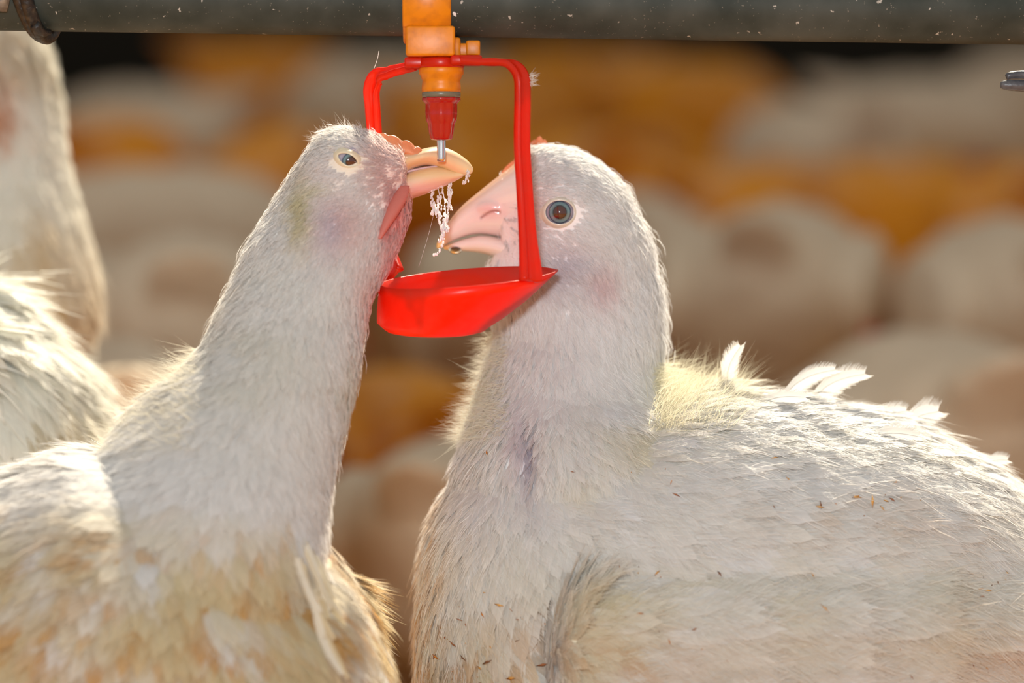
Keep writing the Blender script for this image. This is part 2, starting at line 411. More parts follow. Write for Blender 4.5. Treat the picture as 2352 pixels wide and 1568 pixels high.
# crumpled tape flap
P_ = []
for i in range(9):
    for j in range(5):
        s, t = i / 8, j / 4
        px = -70 + 95 * t + (1 - s) * 34; py = -60 + 106 * s * (1 - .12 * t) + 4 * math.sin(5 * t + s)
        P_.append(W(px, py, -PR * math.cos(math.asin(max(-.9, min(.9, py / 88)))) - .003 - .0012 * math.sin(7 * t + 3 * s)))
P_ = np.array(P_); F_ = [(i * 5 + j, i * 5 + j + 1, (i + 1) * 5 + j + 1, (i + 1) * 5 + j) for i in range(8) for j in range(4)]
o = mesh_obj('tape_flap', P_, F_, M_TAPE, lash); sm = o.modifiers.new('s', 'SOLIDIFY'); sm.thickness = .0008
o['label'] = 'frayed brown tape flap'

# dark double cable end at the right edge
v, f = join([tube([W(2312, 178, -.001), W(2340, 172, 0), W(2500, 171, .004)], [.0011, .0016, .0017], m=14, n=20),
             tube([W(2296, 196, -.003), W(2330, 197, -.003), W(2500, 203, .0)], [.0011, .0021, .0024], m=14, n=20)])
tag(mesh_obj('cable', v, f, mat_pr('dark_cable', (.07, .07, .08), rough=.4, mottling=(300, .5, (.2, .2, .2)), bump=(400, .5, .0005)), loc=W(2400, 190, 0)),
    'dark grey doubled cable end poking in below the right end of the pipe', 'cable')

# nipple drinker --------------------------------------------------
NX = 1013
nip = empty('nipple_drinker', W(NX, 130, 0), 'orange and red nipple drinker with a steel pin clipped to the pipe', 'drinker')
saddle = []
# clamp hugging the pipe: profile in (w, v) swept in u
def clamp(px0, px1, th, a0, a1, n=28, yoff=0):
    out = []
    for px in (px0, px0 + 3, px1 - 3, px1):
        e = .0005 if px in (px0, px1) else 0
        ring = []
        for k in range(n):
            a = a0 + (a1 - a0) * k / (n - 1)
            ring.append(W(px, yoff, 0) + (PR + th - e) * (math.cos(a) * UPV - math.sin(a) * FWD))
        for k in range(n):
            a = a1 + (a0 - a1) * k / (n - 1)
            ring.append(W(px, yoff, 0) + (PR - .0004 + e) * (math.cos(a) * UPV - math.sin(a) * FWD))
        out.append(np.array(ring))
    return rings_mesh(out)
saddle.append(clamp(927, 1036, .0028, math.radians(-60), math.radians(175)))
saddle.append(clamp(926, 1037, .0042, math.radians(60), math.radians(78)))
saddle.append(clamp(927, 1037, .0044, math.radians(93), math.radians(128)))
saddle.append(box(W(990, 100, -.0105), 112 * PX, .010, 68 * PX, .0009))       # front block below the pipe
saddle.append(box(W(1008, 112, -.0015), 100 * PX, .014, 46 * PX, .0008))
saddle.append(box(W(1062, 116, .0), 78 * PX, .010, 30 * PX, .0008))
saddle.append(box(W(1087, 112, -.004), 32 * PX, .004, 34 * PX, .0006))          # upright tab on the right
v, f = join(saddle); mesh_obj('saddle_clamp', v, f, M_ORANGE, nip, smooth=False)
def cyl(prof, facet=None, m=40, w_=0.0):
    base = W(NX + 1, 0, w_); return lathe([(r * PX, -y * PX) for r, y in prof], base, m=m, facet=facet)
v, f = cyl([(30, 128), (50, 158), (51, 162), (51, 172), (47, 176), (46, 182), (43, 186), (44, 195), (45, 205), (44, 213), (30, 214)], w_=-.004)
mesh_obj('valve_collar', v, f, M_ORANGE, nip)
v, f = cyl([(38, 211), (43, 212), (44.5, 217), (44, 224), (41, 226), (38, 226)], w_=-.004)
mesh_obj('seal_ring', v, f, M_SEAL, nip)
v, f = cyl([(34, 225), (42, 226), (42, 232), (37, 237), (35, 240), (35, 262), (33.5, 278), (30, 284), (29, 288), (27, 306), (24.5, 318), (22, 322), (9, 323)], facet=8, m=48, w_=-.004)
mesh_obj('nipple_body', v, f, M_REDCAP, nip)
v, f = cyl([(9, 316), (10.2, 322), (10.2, 366), (9.5, 371), (6, 373)], m=24, w_=-.004)
mesh_obj('trigger_pin', v, f, M_STEEL, nip)

# drip cup --------------------------------------------------------
cup = empty('drip_cup', W(1075, 700, 0), 'red plastic drip cup on two hanger arms below the orange drinker', 'drip cup')
def cup_ring(cx, cy, ax, aw, shear, m=72, pinch=0.0):
    th = np.linspace(0, 2 * np.pi, m, endpoint=False)
    c, s = np.cos(th), np.sin(th)
    x = cx + ax * c + pinch * np.exp(-((th - 0) ** 2) / .08) + pinch * np.exp(-((th - 2 * np.pi) ** 2) / .08)
    y = cy - shear * c - s * 24 * aw / .033
    return W(x, y, aw * s - .002)
outer = [(1000, 762, 60, .012, 0, 0), (1000, 763, 96, .0165, 0, 0), (1002, 759, 112, .0195, 1, 0), (1004, 750, 124, .0215, 3, 0), (1012, 734, 146, .024, 6, 0), (1036, 702, 170, .0275, 12, 2), (1058, 664, 189, .031, 15, 6), (1071, 637, 202, .033, 16, 10)]
inner = [(1071, 637, 195, .0318, 16, 10), (1057, 666, 181, .0298, 15, 6), (1035, 702, 163, .0263, 12, 2), (1012, 732, 138, .0226, 6, 0), (1002, 752, 105, .018, 2, 0), (1000, 755, 70, .013, 0, 0)]
rings = [cup_ring(a, b, c_, d, e, pinch=g) for a, b, c_, d, e, g in outer + inner]
v, f = rings_mesh(rings); mesh_obj('cup_bowl', v, f, M_RED, cup)
# hanger arm section: shallow channel
def strap_sec(wd, th):
    h = wd / 2; r = wd * .17
    return np.array([(-h, -th / 2), (-h + r, -th / 2), (-h + r * 1.4, -th * .22), (h - r * 1.4, -th * .22), (h - r, -th / 2), (h, -th / 2), (h, th / 2), (h - r, th / 2),
                     (h - r * 1.4, th * .22), (-h + r * 1.4, th * .22), (-h + r, th / 2), (-h, th / 2)])
def strap(path, wscale, wdir, wd=.006, th=.0026, n=60):
    P = catmull(np.c_[np.array(path), np.array(wscale)[:, None]], n); R_ = P[:, 3]; P = P[:, :3]
    T = np.gradient(P, axis=0); T /= np.linalg.norm(T, axis=1)[:, None]; rings = []
    for i in range(n):
        u = wdir - T[i] * (wdir @ T[i]); u /= np.linalg.norm(u); q = np.cross(T[i], u); s2 = strap_sec(wd * R_[i], th * (.6 + .4 * R_[i]))
        rings.append(P[i] + s2[:, :1] * u + s2[:, 1:] * q)
    return rings_mesh(rings)
wd1 = FWD * .72 + RGT * .69; wd2 = FWD * .8 - RGT * .6
v, f = strap([W(1060, 143, -.012), W(1110, 148, -.014), W(1150, 149, -.0155), W(1178, 156, -.017), W(1197, 182, -.0185), W(1200, 225, -.019), W(1199, 340, -.021), W(1205, 450, -.0235), W(1211, 540, -.026), W(1216, 600, -.028), W(1219, 648, -.0295)],
             [1, 1, 1, 1, 1, 1, 1, 1, 1.1, 1.35, 1.6], wd1)
mesh_obj('hanger_arm', v, f, M_RED, cup)
v, f = strap([W(960, 147, .004), W(925, 154, .008), W(890, 162, .012), W(862, 172, .016), W(849, 198, .022), W(850, 240, .028), W(855, 320, .033), W(862, 450, .034), W(880, 560, .031), W(903, 630, .021)],
             [1, 1, 1, 1, 1, 1, 1, 1, 1.1, 1.3], wd2)
mesh_obj('hanger_arm', v, f, M_RED, cup)
ringp = [lathe([(38 * PX, -158 * PX), (52 * PX, -158 * PX), (54 * PX, -154 * PX), (54 * PX, -140 * PX), (52 * PX, -136 * PX), (38 * PX, -136 * PX)], W(NX, 0, -.004), m=40),
         box(W(968, 146, -.001), 76 * PX, .015, 24 * PX, .0008), box(W(1072, 143, -.010), 72 * PX, .010, 22 * PX, .0008)]
v, f = join(ringp); mesh_obj('mounting_bracket', v, f, M_RED, cup, smooth=False)

# ------------------------------------------------------------------ feather system
def sample_surface(V, F, n, dens=None):
    F = np.asarray([q[:4] if len(q) >= 4 else (*q, q[-1]) for q in F]) if not isinstance(F, np.ndarray) else F
    T = np.concatenate([F[:, [0, 1, 2]], F[:, [0, 2, 3]]])
    a, b, c = V[T[:, 0]], V[T[:, 1]], V[T[:, 2]]
    cr = np.cross(b - a, c - a); ar = np.linalg.norm(cr, axis=1) / 2; nr = cr / (2 * ar[:, None] + 1e-15)
    wt = ar * (dens(topix((a + b + c) / 3), nr) if dens else 1); wt = np.maximum(wt, 0)
    i = rng.choice(len(T), n, p=wt / wt.sum()); r1 = np.sqrt(rng.random(n)); r2 = rng.random(n)
    return a[i] * (1 - r1)[:, None] + b[i] * (r1 * (1 - r2))[:, None] + c[i] * (r1 * r2)[:, None], nr[i], T[i], r1, r2

def vanes(P, Nn, T, Ln, Wd, lift, curl, C, nx=6, camber=.12, tipw=.5):
    """leaf-shaped cambered blades. returns verts, faces, cols, uvs"""
    n = len(P); S = np.cross(Nn, T); x = np.linspace(0, 1, nx); j = np.array([-1.0, 0, 1.0])
    prof = (np.sin(np.pi * np.clip(x * .86 + .10, 0, 1)) ** .75); prof[-1] = .12; prof[0] = .15
    X = x[None, :, None]; J = j[None, None, :]
    al = Ln[:, None, None] * X; side = Wd[:, None, None] * prof[None, :, None] * J
    h = lift[:, None, None] * al - curl[:, None, None] * Ln[:, None, None] * X ** 2 - camber * np.abs(side)
    jit = (rng.random((n, nx, 3)) - .5) * (Wd[:, None, None] * .25) * (np.abs(J) > 0)
    al = al + jit - np.abs(J) * Ln[:, None, None] * .10 * X; side = side + jit * .6
    V = P[:, None, None, :] + al[..., None] * T[:, None, None, :] + side[..., None] * S[:, None, None, :] + h[..., None] * Nn[:, None, None, :]
    base = np.arange(n)[:, None, None] * (nx * 3)
    a = (np.arange(nx - 1)[:, None] * 3 + np.arange(2)[None, :]).reshape(-1)
    q = np.stack([a, a + 3, a + 4, a + 1], -1)
    F = (np.arange(n)[:, None, None] * (nx * 3) + q[None]).reshape(-1, 4)
    UV = np.zeros((n, nx, 3, 3)); UV[..., 0] = X; UV[..., 1] = J; UV[..., 2] = (rng.random(n) * 50)[:, None, None]
    Cc = np.repeat(C, nx * 3, axis=0)
    return V.reshape(-1, 3), F, Cc, UV.reshape(-1, 3)

def barbs(P, Nn, T, Ln, Wd, lift, curl, C, nb=10, wid=.00011, spread=1.15, reach=.42):
    """thin pointed strands that leave the shaft on both sides"""
    n = len(P); S = np.cross(Nn, T)
    i = np.tile(np.arange(nb), (n, 1)); sg = np.where(i % 2 == 0, 1.0, -1.0)
    x0 = np.clip((i + rng.random((n, nb))) / nb * .85 + .05, 0, 1); x1 = x0 + reach * (.7 + .6 * rng.random((n, nb)))
    pr = np.sin(np.pi * np.clip(x0 * .75 + .15, 0, 1)) * (.6 + .6 * rng.random((n, nb))) * spread
    def pt(x, s, hx):
        L_ = Ln[:, None]; h = lift[:, None] * L_ * x - curl[:, None] * L_ * x ** 2 + hx * L_
        return (P[:, None] + (L_ * x)[..., None] * T[:, None] + (Wd[:, None] * s)[..., None] * S[:, None] + h[..., None] * Nn[:, None])
    rn = (rng.random((n, nb)) - .3) * .14
    A = pt(x0, sg * 0.02, 0); B = pt((x0 + x1) / 2, sg * pr * .62, rn * .3); E = pt(x1, sg * pr, rn)
    D = E - A; D /= np.linalg.norm(D, axis=-1, keepdims=True) + 1e-12
    rv = rng.normal(size=(n, nb, 3)) * .6 + Nn[:, None]; Q = np.cross(D, rv); Q /= np.linalg.norm(Q, axis=-1, keepdims=True) + 1e-12
    wq = wid * (.7 + .6 * rng.random((n, nb, 1)))
    V = np.stack([A - Q * wq, A + Q * wq, B - Q * wq * .8, B + Q * wq * .8, E - Q * wq * .15, E + Q * wq * .15], 2).reshape(-1, 3)
    k = np.arange(n * nb)[:, None, None] * 6
    F = (k + np.array([[0, 1, 3, 2], [2, 3, 5, 4]])[None]).reshape(-1, 4)
    UV = np.zeros((len(V), 3)); Cc = np.repeat(C, nb * 6, axis=0)
    return V, F, Cc, UV

def cat(parts):
    V, F, C, U = [], [], [], []; o = 0
    for v, f, c, u in parts:
        V.append(v); F.append(f + o); C.append(c); U.append(u); o += len(v)
    return np.concatenate(V), np.concatenate(F), np.concatenate(C), np.concatenate(U)

def unit(a): return a / (np.linalg.norm(a, axis=-1, keepdims=True) + 1e-12)

def flow_dir(P, Nn, flow):
    px = topix(P); d = idw(px[:, :2], flow)
    t = RGT * d[:, :1] - UPV * d[:, 1:2]
    t = unit(t) + rng.normal(size=t.shape) * .10
    t = t - Nn * np.sum(t * Nn, 1, keepdims=True); return unit(t)

def plumage(name, V, F, parent, n, flow, size, colf, dens, nb=10, wid=.00011, liftm=1.0, vane=True, reach=.42):
    """size ctrl rows: px,py, length(mm), width(mm), lift"""
    P, Nn, _, _, _ = sample_surface(V, F, n, dens); px = topix(P)
    T = flow_dir(P, Nn, flow); s = idw(px[:, :2], size)
    k = (.75 + .5 * rng.random(n)); Ln = s[:, 0] * .001 * k; Wd = s[:, 1] * .0005 * (.8 + .4 * rng.random(n))
    edge = 1 - np.abs(Nn @ FWD); lift = s[:, 2] * (.5 + .8 * rng.random(n) + .9 * edge ** 3 * rng.random(n)) * liftm; curl = lift * (.45 + .5 * rng.random(n))
    C = colf(P, px)
    parts = []
    if vane: parts.append(vanes(P, Nn, T, Ln, Wd, lift, curl, C))
    if nb: parts.append(barbs(P, Nn, T, Ln * 1.02, Wd, lift, curl, np.minimum(C * 1.03, .95), nb=nb, wid=wid, reach=reach))
    v, f, c, u = cat(parts)
    return tag(mesh_obj(name, v, f, M_FEATHER, parent, cols=c, uvs=u), kind='stuff')

def mixc(c, t, amt): return c * (1 - amt[:, None]) + np.array(t) * amt[:, None]

# ------------------------------------------------------------------ eyes, legs
def eye(parent, px, py, wc, r, mat, opening, outer, tilt, colr, label=None):
    """eyeball + lid patch. opening/outer = (a,b) semi axes in px; tilt in degrees"""
    c = W(px, py, wc)
    th, ph = np.meshgrid(np.linspace(0, 2 * np.pi, 40, endpoint=False), np.linspace(0, np.pi, 24), indexing='xy')
    rings = [np.c_[r * np.sin(p) * np.cos(th[0]), r * np.sin(p) * np.sin(th[0]), np.full(40, r * np.cos(p))] for p in np.linspace(.02, np.pi - .02, 24)]
    v, f = rings_mesh(rings)
    o = mesh_obj('eyeball', v + c, f, mat, parent, loc=c)
    # local axes already: x=RGT, y~UPV, z~ -FWD after rotating
    o.rotation_euler = (math.radians(90) - PITCH, 0, 0)
    # lid: annulus from opening to outer, hugging a slightly larger sphere then flattening
    n = 48; K = 9; ct, st = math.cos(math.radians(tilt)), math.sin(math.radians(tilt)); rr = []
    for k in range(K):
        s = k / (K - 1); a = (opening[0] + (outer[0] - opening[0]) * s) * PX; b = (opening[1] + (outer[1] - opening[1]) * s) * PX
        t = np.linspace(0, 2 * np.pi, n, endpoint=False)
        al = np.sign(np.sin(t)) * np.abs(np.sin(t)) ** (1 + .35 * (1 - s) * (opening[1] < opening[0] * .8))
        x = a * np.cos(t); y = b * al
        X = x * ct - y * st; Y = x * st + y * ct; d2 = X ** 2 + Y ** 2; R_ = r + .0005 + .0004 * math.sin(s * math.pi)
        z = np.sqrt(np.maximum(R_ ** 2 - d2, (R_ * .35) ** 2)) - (s ** 1.5) * .0030
        rr.append(c + X[:, None] * RGT + Y[:, None] * UPV - z[:, None] * FWD)
    V_ = np.concatenate(rr); F_ = [(i * n + j, i * n + (j + 1) % n, (i + 1) * n + (j + 1) % n, (i + 1) * n + j) for i in range(K - 1) for j in range(n)]
    o2 = mesh_obj('eyelid', V_, F_, M_SKIN, parent, cols=np.tile(colr, (len(V_), 1)))
    md = o2.modifiers.new('s', 'SOLIDIFY'); md.thickness = .0003; md.offset = -1
    return o

def legs(parent, x, y, ztop, face=1.0, gap=.04, sc_=1.0, mat=M_LEG):
    """two scaly legs with toes; face=+1/-1 direction of the toes along x"""
    for s in (-1, 1):
        yy = y + s * gap
        parts = [tube([(x, yy, ztop), (x + .012 * face, yy, ztop * .62), (x, yy, .016), (x, yy, .008)], [.011 * sc_, .007 * sc_, .006 * sc_, .007 * sc_], m=10, n=14)]
        for a in (-28, 0, 28, 180):
            L_ = .05 * sc_ if a != 180 else .025; ca, sa = math.cos(math.radians(a)) * face, math.sin(math.radians(a))
            parts.append(tube([(x, yy, .010), (x + ca * L_ * .5, yy + sa * L_ * .5, .0085), (x + ca * L_, yy + sa * L_, .0045)], [.005 * sc_, .0042 * sc_, .0018], m=8, n=8))
        v, f = join(parts); mesh_obj('leg', v, f, mat, parent)

# ================================================================== RIGHT CHICKEN
base = np.array([.085, .045, 0.0])
rb = empty('chicken', base, 'white broiler chicken facing left with its beak just above the red cup rim', 'chicken')
STAND = RW = .052      # its depth: a little behind the drinker
neck = [(338, 1232, 1268, .004), (352, 1196, 1322, .013), (385, 1180, 1378, .019), (430, 1172, 1420, .0225), (480, 1168, 1448, .0245), (540, 1160, 1474, .0255), (590, 1132, 1488, .0255),
        (640, 1112, 1500, .0250), (700, 1125, 1508, .0255), (770, 1146, 1508, .028), (840, 1130, 1505, .032), (910, 1112, 1530, .038), (990, 1080, 1600, .048), (1080, 1050, 1680, .055), (1200, 1050, 1720, .055), (1290, 1100, 1660, .042), (1360, 1200, 1560, .012)]
neck = [(a, b, c, d, RW - max(0, (a - 900)) * .00003) for a, b, c, d in neck]
torso = [(972, 1400, 1540, .010), (985, 1280, 1660, .030), (1012, 1180, 1760, .046), (1062, 1075, 1850, .060), (1140, 1005, 1900, .070), (1250, 960, 1930, .077), (1400, 925, 1950, .082), (1600, 912, 1950, .085),
         (1800, 935, 1930, .085), (2000, 972, 1890, .080), (2200, 1056, 1830, .068), (2400, 1195, 1740, .050), (2560, 1310, 1650, .030), (2660, 1420, 1560, .010)]
torso = [(a, b, c, d, RW) for a, b, c, d in torso]
upper = [(1002, 558, 573, .0006), (1012, 541, 569, .0022), (1030, 510, 559, .0045), (1060, 474, 546, .0068), (1100, 440, 538, .0092), (1150, 400, 546, .0125), (1200, 364, 563, .0165), (1250, 350, 580, .0190)]
lower = [(1018, 565, 573, .0010), (1040, 557, 575, .0035), (1070, 547, 577, .0055), (1110, 540, 582, .0078), (1160, 549, 598, .0108), (1210, 566, 628, .0145), (1250, 580, 650, .016)]
upper = [(a, b, c, d, RW) for a, b, c, d in upper]; lower = [(a, b, c, d, RW) for a, b, c, d in lower]
thigh = loft_h([(1650, 1450, 1850, .03, RW - .035), (1800, 1480, 1800, .032, RW - .04), (1950, 1540, 1720, .026, RW - .04), (2080, 1590, 1680, .016, RW - .04)], n=16, m=20)
thigh2 = (thigh[0] + FWD * .08, thigh[1])
tail = loft_v([(2350, 1250, 1500, .035, RW), (2550, 1180, 1420, .035, RW), (2720, 1110, 1300, .028, RW), (2830, 1080, 1180, .012, RW)], n=14, m=20)
jowl = loft_h([(560, 1225, 1400, .006, RW - .012), (600, 1215, 1412, .012, RW - .014), (650, 1240, 1410, .012, RW - .013), (700, 1260, 1390, .006, RW - .012)], n=14, m=20)
brow = loft_v([(1190, 410, 470, .004, RW - .012), (1250, 395, 520, .010, RW - .0145), (1330, 400, 540, .010, RW - .0145), (1390, 440, 530, .004, RW - .012)], n=12, m=18)
RV, RF, RN = remeshed([loft_h(neck, 60, 40), loft_v(torso, 70, 56), thigh, thigh2, tail, jowl, brow, loft_v([(1150, 400, 590, .011, RW), (1190, 380, 600, .016, RW), (1240, 360, 620, .019, RW)], 8, 24)], .0016, 7)

def noisebump(V, Nn, a, s): return V + Nn * ((fbm(V, s) - .5) * a)[:, None]

def col_right(P, px):
    q = px[:, :2]; n = len(P); c = np.tile((.87, .86, .845), (n, 1)) * (1 + (rng.random((n, 1)) - .5) * .07)
    nz = fbm(P, 90); nz2 = fbm(P + 3, 260); r = rng.random(n)
    pink = spots(q, [(1200, 500, 45, 90, .55), (1375, 640, 45, 55, .55), (1300, 590, 80, 60, .25), (1210, 1010, 30, 90, .35), (1080, 1100, 60, 160, .16), (1180, 600, 50, 40, .4), (1250, 420, 60, 50, .15)])
    c = mixc(c, (.74, .50, .50), pink * (.6 + .6 * nz))
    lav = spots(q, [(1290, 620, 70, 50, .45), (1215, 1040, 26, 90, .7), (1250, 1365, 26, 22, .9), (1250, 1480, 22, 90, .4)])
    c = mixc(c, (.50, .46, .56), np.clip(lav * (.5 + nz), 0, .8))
    yel = spots(q, [(1420, 1010, 130, 90, .38), (1330, 1100, 120, 60, .35), (1600, 880, 110, 60, .45), (1350, 1450, 110, 170, .6), (1100, 1500, 160, 130, .65), (1700, 1400, 900, 260, .30), (1120, 900, 30, 120, .3), (1900, 1050, 300, 60, .15)])
    c = mixc(c, (.76, .66, .40), np.clip(yel * (nz * 2.6 - .45), 0, .85))
    org = spots(q, [(985, 1350, 40, 260, .9), (1020, 1180, 30, 130, .6), (1120, 1500, 150, 110, .55), (2250, 1480, 160, 110, .4), (1950, 1180, 250, 60, .15), (1400, 1520, 160, 60, .3)])
    c = mixc(c, (.66, .36, .10), np.clip(org * (nz2 * 3.6 - 1.0), 0, .85) * (r > .3))
    return c

_c = topix(RV); _m = np.exp(-((_c[:, 0] - 1240 + .00 * _c[:, 1]) / 20) ** 2) * np.clip((_c[:, 1] - 1330) / 60, 0, 1) * (RN @ FWD < 0)
_h = np.exp(-(((_c[:, 0] - 1250) / 22) ** 2 + ((_c[:, 1] - 1362) / 18) ** 2)) * (RN @ FWD < 0)
_gr = np.exp(-((_c[:, 0] - 1213) / 16) ** 2) * np.exp(-((_c[:, 1] - 1030) / 80) ** 2) * (RN @ FWD < 0)
RV = RV - RN * (_m * .006 + _h * .004 + _gr * .003)[:, None]
def mk_right_body():
    px = topix(RV); c = col_right(RV, px)
    q = px[:, :2]
    c = mixc(c, (.74, .55, .52), spots(q, [(1200, 490, 60, 110, .6)]))
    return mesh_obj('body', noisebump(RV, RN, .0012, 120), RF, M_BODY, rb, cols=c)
mk_right_body()

flowR = [(1150, 420, .9, -.3), (1200, 380, 1, -.2), (1240, 350, 1, -.1), (1300, 380, 1, .35), (1400, 430, .8, .8), (1220, 500, 1, .1), (1284, 440, 1, .1), (1284, 560, 1, .55), (1350, 500, .9, .5), (1460, 520, .45, 1),
         (1200, 600, .8, .6), (1300, 620, .8, .7), (1400, 620, .3, 1), (1500, 640, .25, 1), (1130, 650, -.1, 1), (1250, 720, .1, 1), (1400, 750, .15, 1), (1520, 760, .15, 1), (1130, 800, -.45, 1), (1200, 900, -.2, 1),
         (1350, 900, .15, 1), (1500, 880, .6, .9), (1100, 920, -.45, 1), (1080, 1000, -.35, 1), (1210, 1050, .1, 1), (1350, 1050, .35, 1), (1500, 1000, 1, .55), (1600, 920, 1, .05), (1700, 930, 1, .0), (1900, 980, 1, .1), (2100, 1040, 1, .3), (2300, 1160, 1, .6),
         (1040, 1150, -.1, 1), (1010, 1300, .05, 1), (1000, 1500, .2, 1), (1150, 1200, .35, 1), (1150, 1400, .45, 1), (1120, 1560, .4, 1), (1350, 1180, .8, .6), (1600, 1150, 1, .25), (1900, 1200, 1, .2), (2200, 1300, 1, .3), (1500, 1400, 1, .2), (1900, 1500, 1, .15), (2300, 1500, 1, .2), (1250, 1500, .6, .9), (1500, 1700, .8, .8)]
sizeR = [(1200, 420, 2.2, 1.0, .35), (1230, 380, 2.6, 1.1, .4), (1300, 370, 4.5, 1.6, .4), (1400, 430, 6.5, 2.2, .45), (1220, 500, 1.7, .7, .25), (1284, 430, 2.4, .9, .2), (1284, 560, 2.0, .8, .3), (1350, 500, 4, 1.4, .25), (1460, 520, 7.5, 2.4, .5),
         (1220, 600, 2.5, .9, .3), (1310, 620, 3, 1.0, .35), (1400, 640, 5, 1.6, .35), (1500, 640, 9, 2.6, .5), (1130, 620, 3, 1, .4), (1250, 720, 8, 2.4, .3), (1400, 750, 10, 3.0, .25), (1515, 760, 11, 3.2, .45), (1130, 800, 8, 2.0, .6), (1100, 900, 8, 2.2, .6), (1300, 900, 12, 3.6, .25),
         (1500, 900, 13, 3.6, .4), (1080, 1000, 9, 2.6, .35), (1210, 1050, 10, 2.6, .3), (1400, 1050, 14, 5, .22), (1600, 900, 14, 3.6, .7), (1750, 940, 17, 5.5, .5), (2000, 980, 19, 6.5, .45), (2200, 1070, 19, 6.5, .4),
         (1020, 1200, 14, 5, .28), (1000, 1400, 16, 6, .25), (1200, 1250, 18, 8, .14), (1150, 1450, 17, 7, .16), (1500, 1200, 22, 10, .14), (1900, 1200, 22, 10, .16), (1600, 1450, 22, 11, .12), (2200, 1400, 22, 10, .14), (2300, 1160, 16, 6, .35)]

def dens_main(skip):
    def d(px, nr):
        x, y, wz = px[:, 0], px[:, 1], px[:, 2]
        o = np.ones(len(px))
        s = idw(px[:, :2], skip); o *= s[:, 0]
        o *= np.where(nr @ FWD > .35, .35, 1.0)            # far side
        o *= np.where((y > 1640) | (x > 2450) | (x < -90), .12, 1.0)
        return o
    return d
def beak_mask(px, x0): return px
densR = [(1200, 400, 9), (1300, 370, 5), (1230, 500, 9), (1284, 430, 6), (1284, 560, 7), (1400, 430, 4), (1460, 520, 3.5), (1300, 640, 6), (1130, 640, 5), (1500, 640, 3.2), (1300, 760, 3), (1300, 900, 2.2), (1130, 850, 3.2), (1500, 850, 2.8),
         (1600, 910, 2.2), (1210, 1050, .9), (1100, 1050, 2), (1400, 1100, 1.3), (1000, 1300, 1.3), (1500, 1300, .8), (2000, 1300, .7), (1900, 1000, 1.3), (2250, 1100, 1.3), (1700, 1500, .6), (1250, 1365, .05), (1252, 1470, .15)]
def dens_right(px, nr):
    o = dens_main(densR)(px, nr); x, y = px[:, 0], px[:, 1]
    o = np.where(((x - 1284) / 42) ** 2 + ((y - 492) / 38) ** 2 < 1, 0, o)        # eye
    o = np.where((x < 1195) & (y < 610) & (y > 340), o * .06, o)                      # bare beak base
    return o
plumage('body_plumage', RV, RF, rb, 26000, flowR, sizeR, col_right, dens_right, nb=12)
# fine bristles on the face and head
def dens_face(px, nr):
    x, y = px[:, 0], px[:, 1]; o = np.where((y < 760), 1.0, 0.0) * np.where(nr @ FWD > .35, .3, 1)
    o = np.where(((x - 1284) / 39) ** 2 + ((y - 492) / 39) ** 2 < 1, 0, o); return np.where((x < 1185) & (y < 600), o * .15, o)
plumage('facial_bristles', RV, RF, rb, 5000, flowR, sizeR, lambda P, px: np.minimum(col_right(P, px) * 1.12, .93), dens_face, nb=4, wid=.00007, liftm=1.6, vane=False, reach=.7)

# yellowish down at the base of the neck
def down_tuft(name, parent, V, F, n, box_, L0, colr, dirs, curlr=.5):
    def dn(px, nr):
        x, y = px[:, 0], px[:, 1]; return ((x > box_[0]) & (x < box_[2]) & (y > box_[1]) & (y < box_[3])).astype(float) * np.where(nr @ FWD > .3, .5, 1)
    P, Nn, _, _, _ = sample_surface(V, F, n, dn)
    d = unit(Nn * .9 + RGT * dirs[0] - UPV * dirs[1] + rng.normal(size=P.shape) * .35)
    Ls = L0 * (.4 + .9 * rng.random(n)); bend = rng.normal(size=P.shape) * .45 + RGT * curlr
    pts = [P + d * (Ls * t)[:, None] + bend * (Ls * t * t * .6)[:, None] for t in np.linspace(0, 1, 5)]
    Q = unit(np.cross(d, rng.normal(size=P.shape))); Vs = []
    for k, p in enumerate(pts):
        ww = .00009 * (1 - k / 4.2); Vs += [p - Q * ww, p + Q * ww]
    Vv = np.stack(Vs, 1).reshape(-1, 3); kk = np.arange(n)[:, None, None] * 10
    Fv = (kk + np.array([[2 * i, 2 * i + 1, 2 * i + 3, 2 * i + 2] for i in range(4)])[None]).reshape(-1, 4)
    return tag(mesh_obj(name, Vv, Fv, M_FEATHER, parent, cols=np.tile(colr, (len(Vv), 1)), uvs=np.zeros((len(Vv), 3))), kind='stuff')
down_tuft('nape_down', rb, RV, RF, 5200, (1490, 830, 1680, 1000), .013, (.86, .82, .64), (.2, .25))['label'] = 'pale yellow wispy down'
down_tuft('throat_fluff', rb, RV, RF, 3800, (1030, 760, 1180, 1010), .0085, (.86, .83, .70), (-.5, .55), -.1)
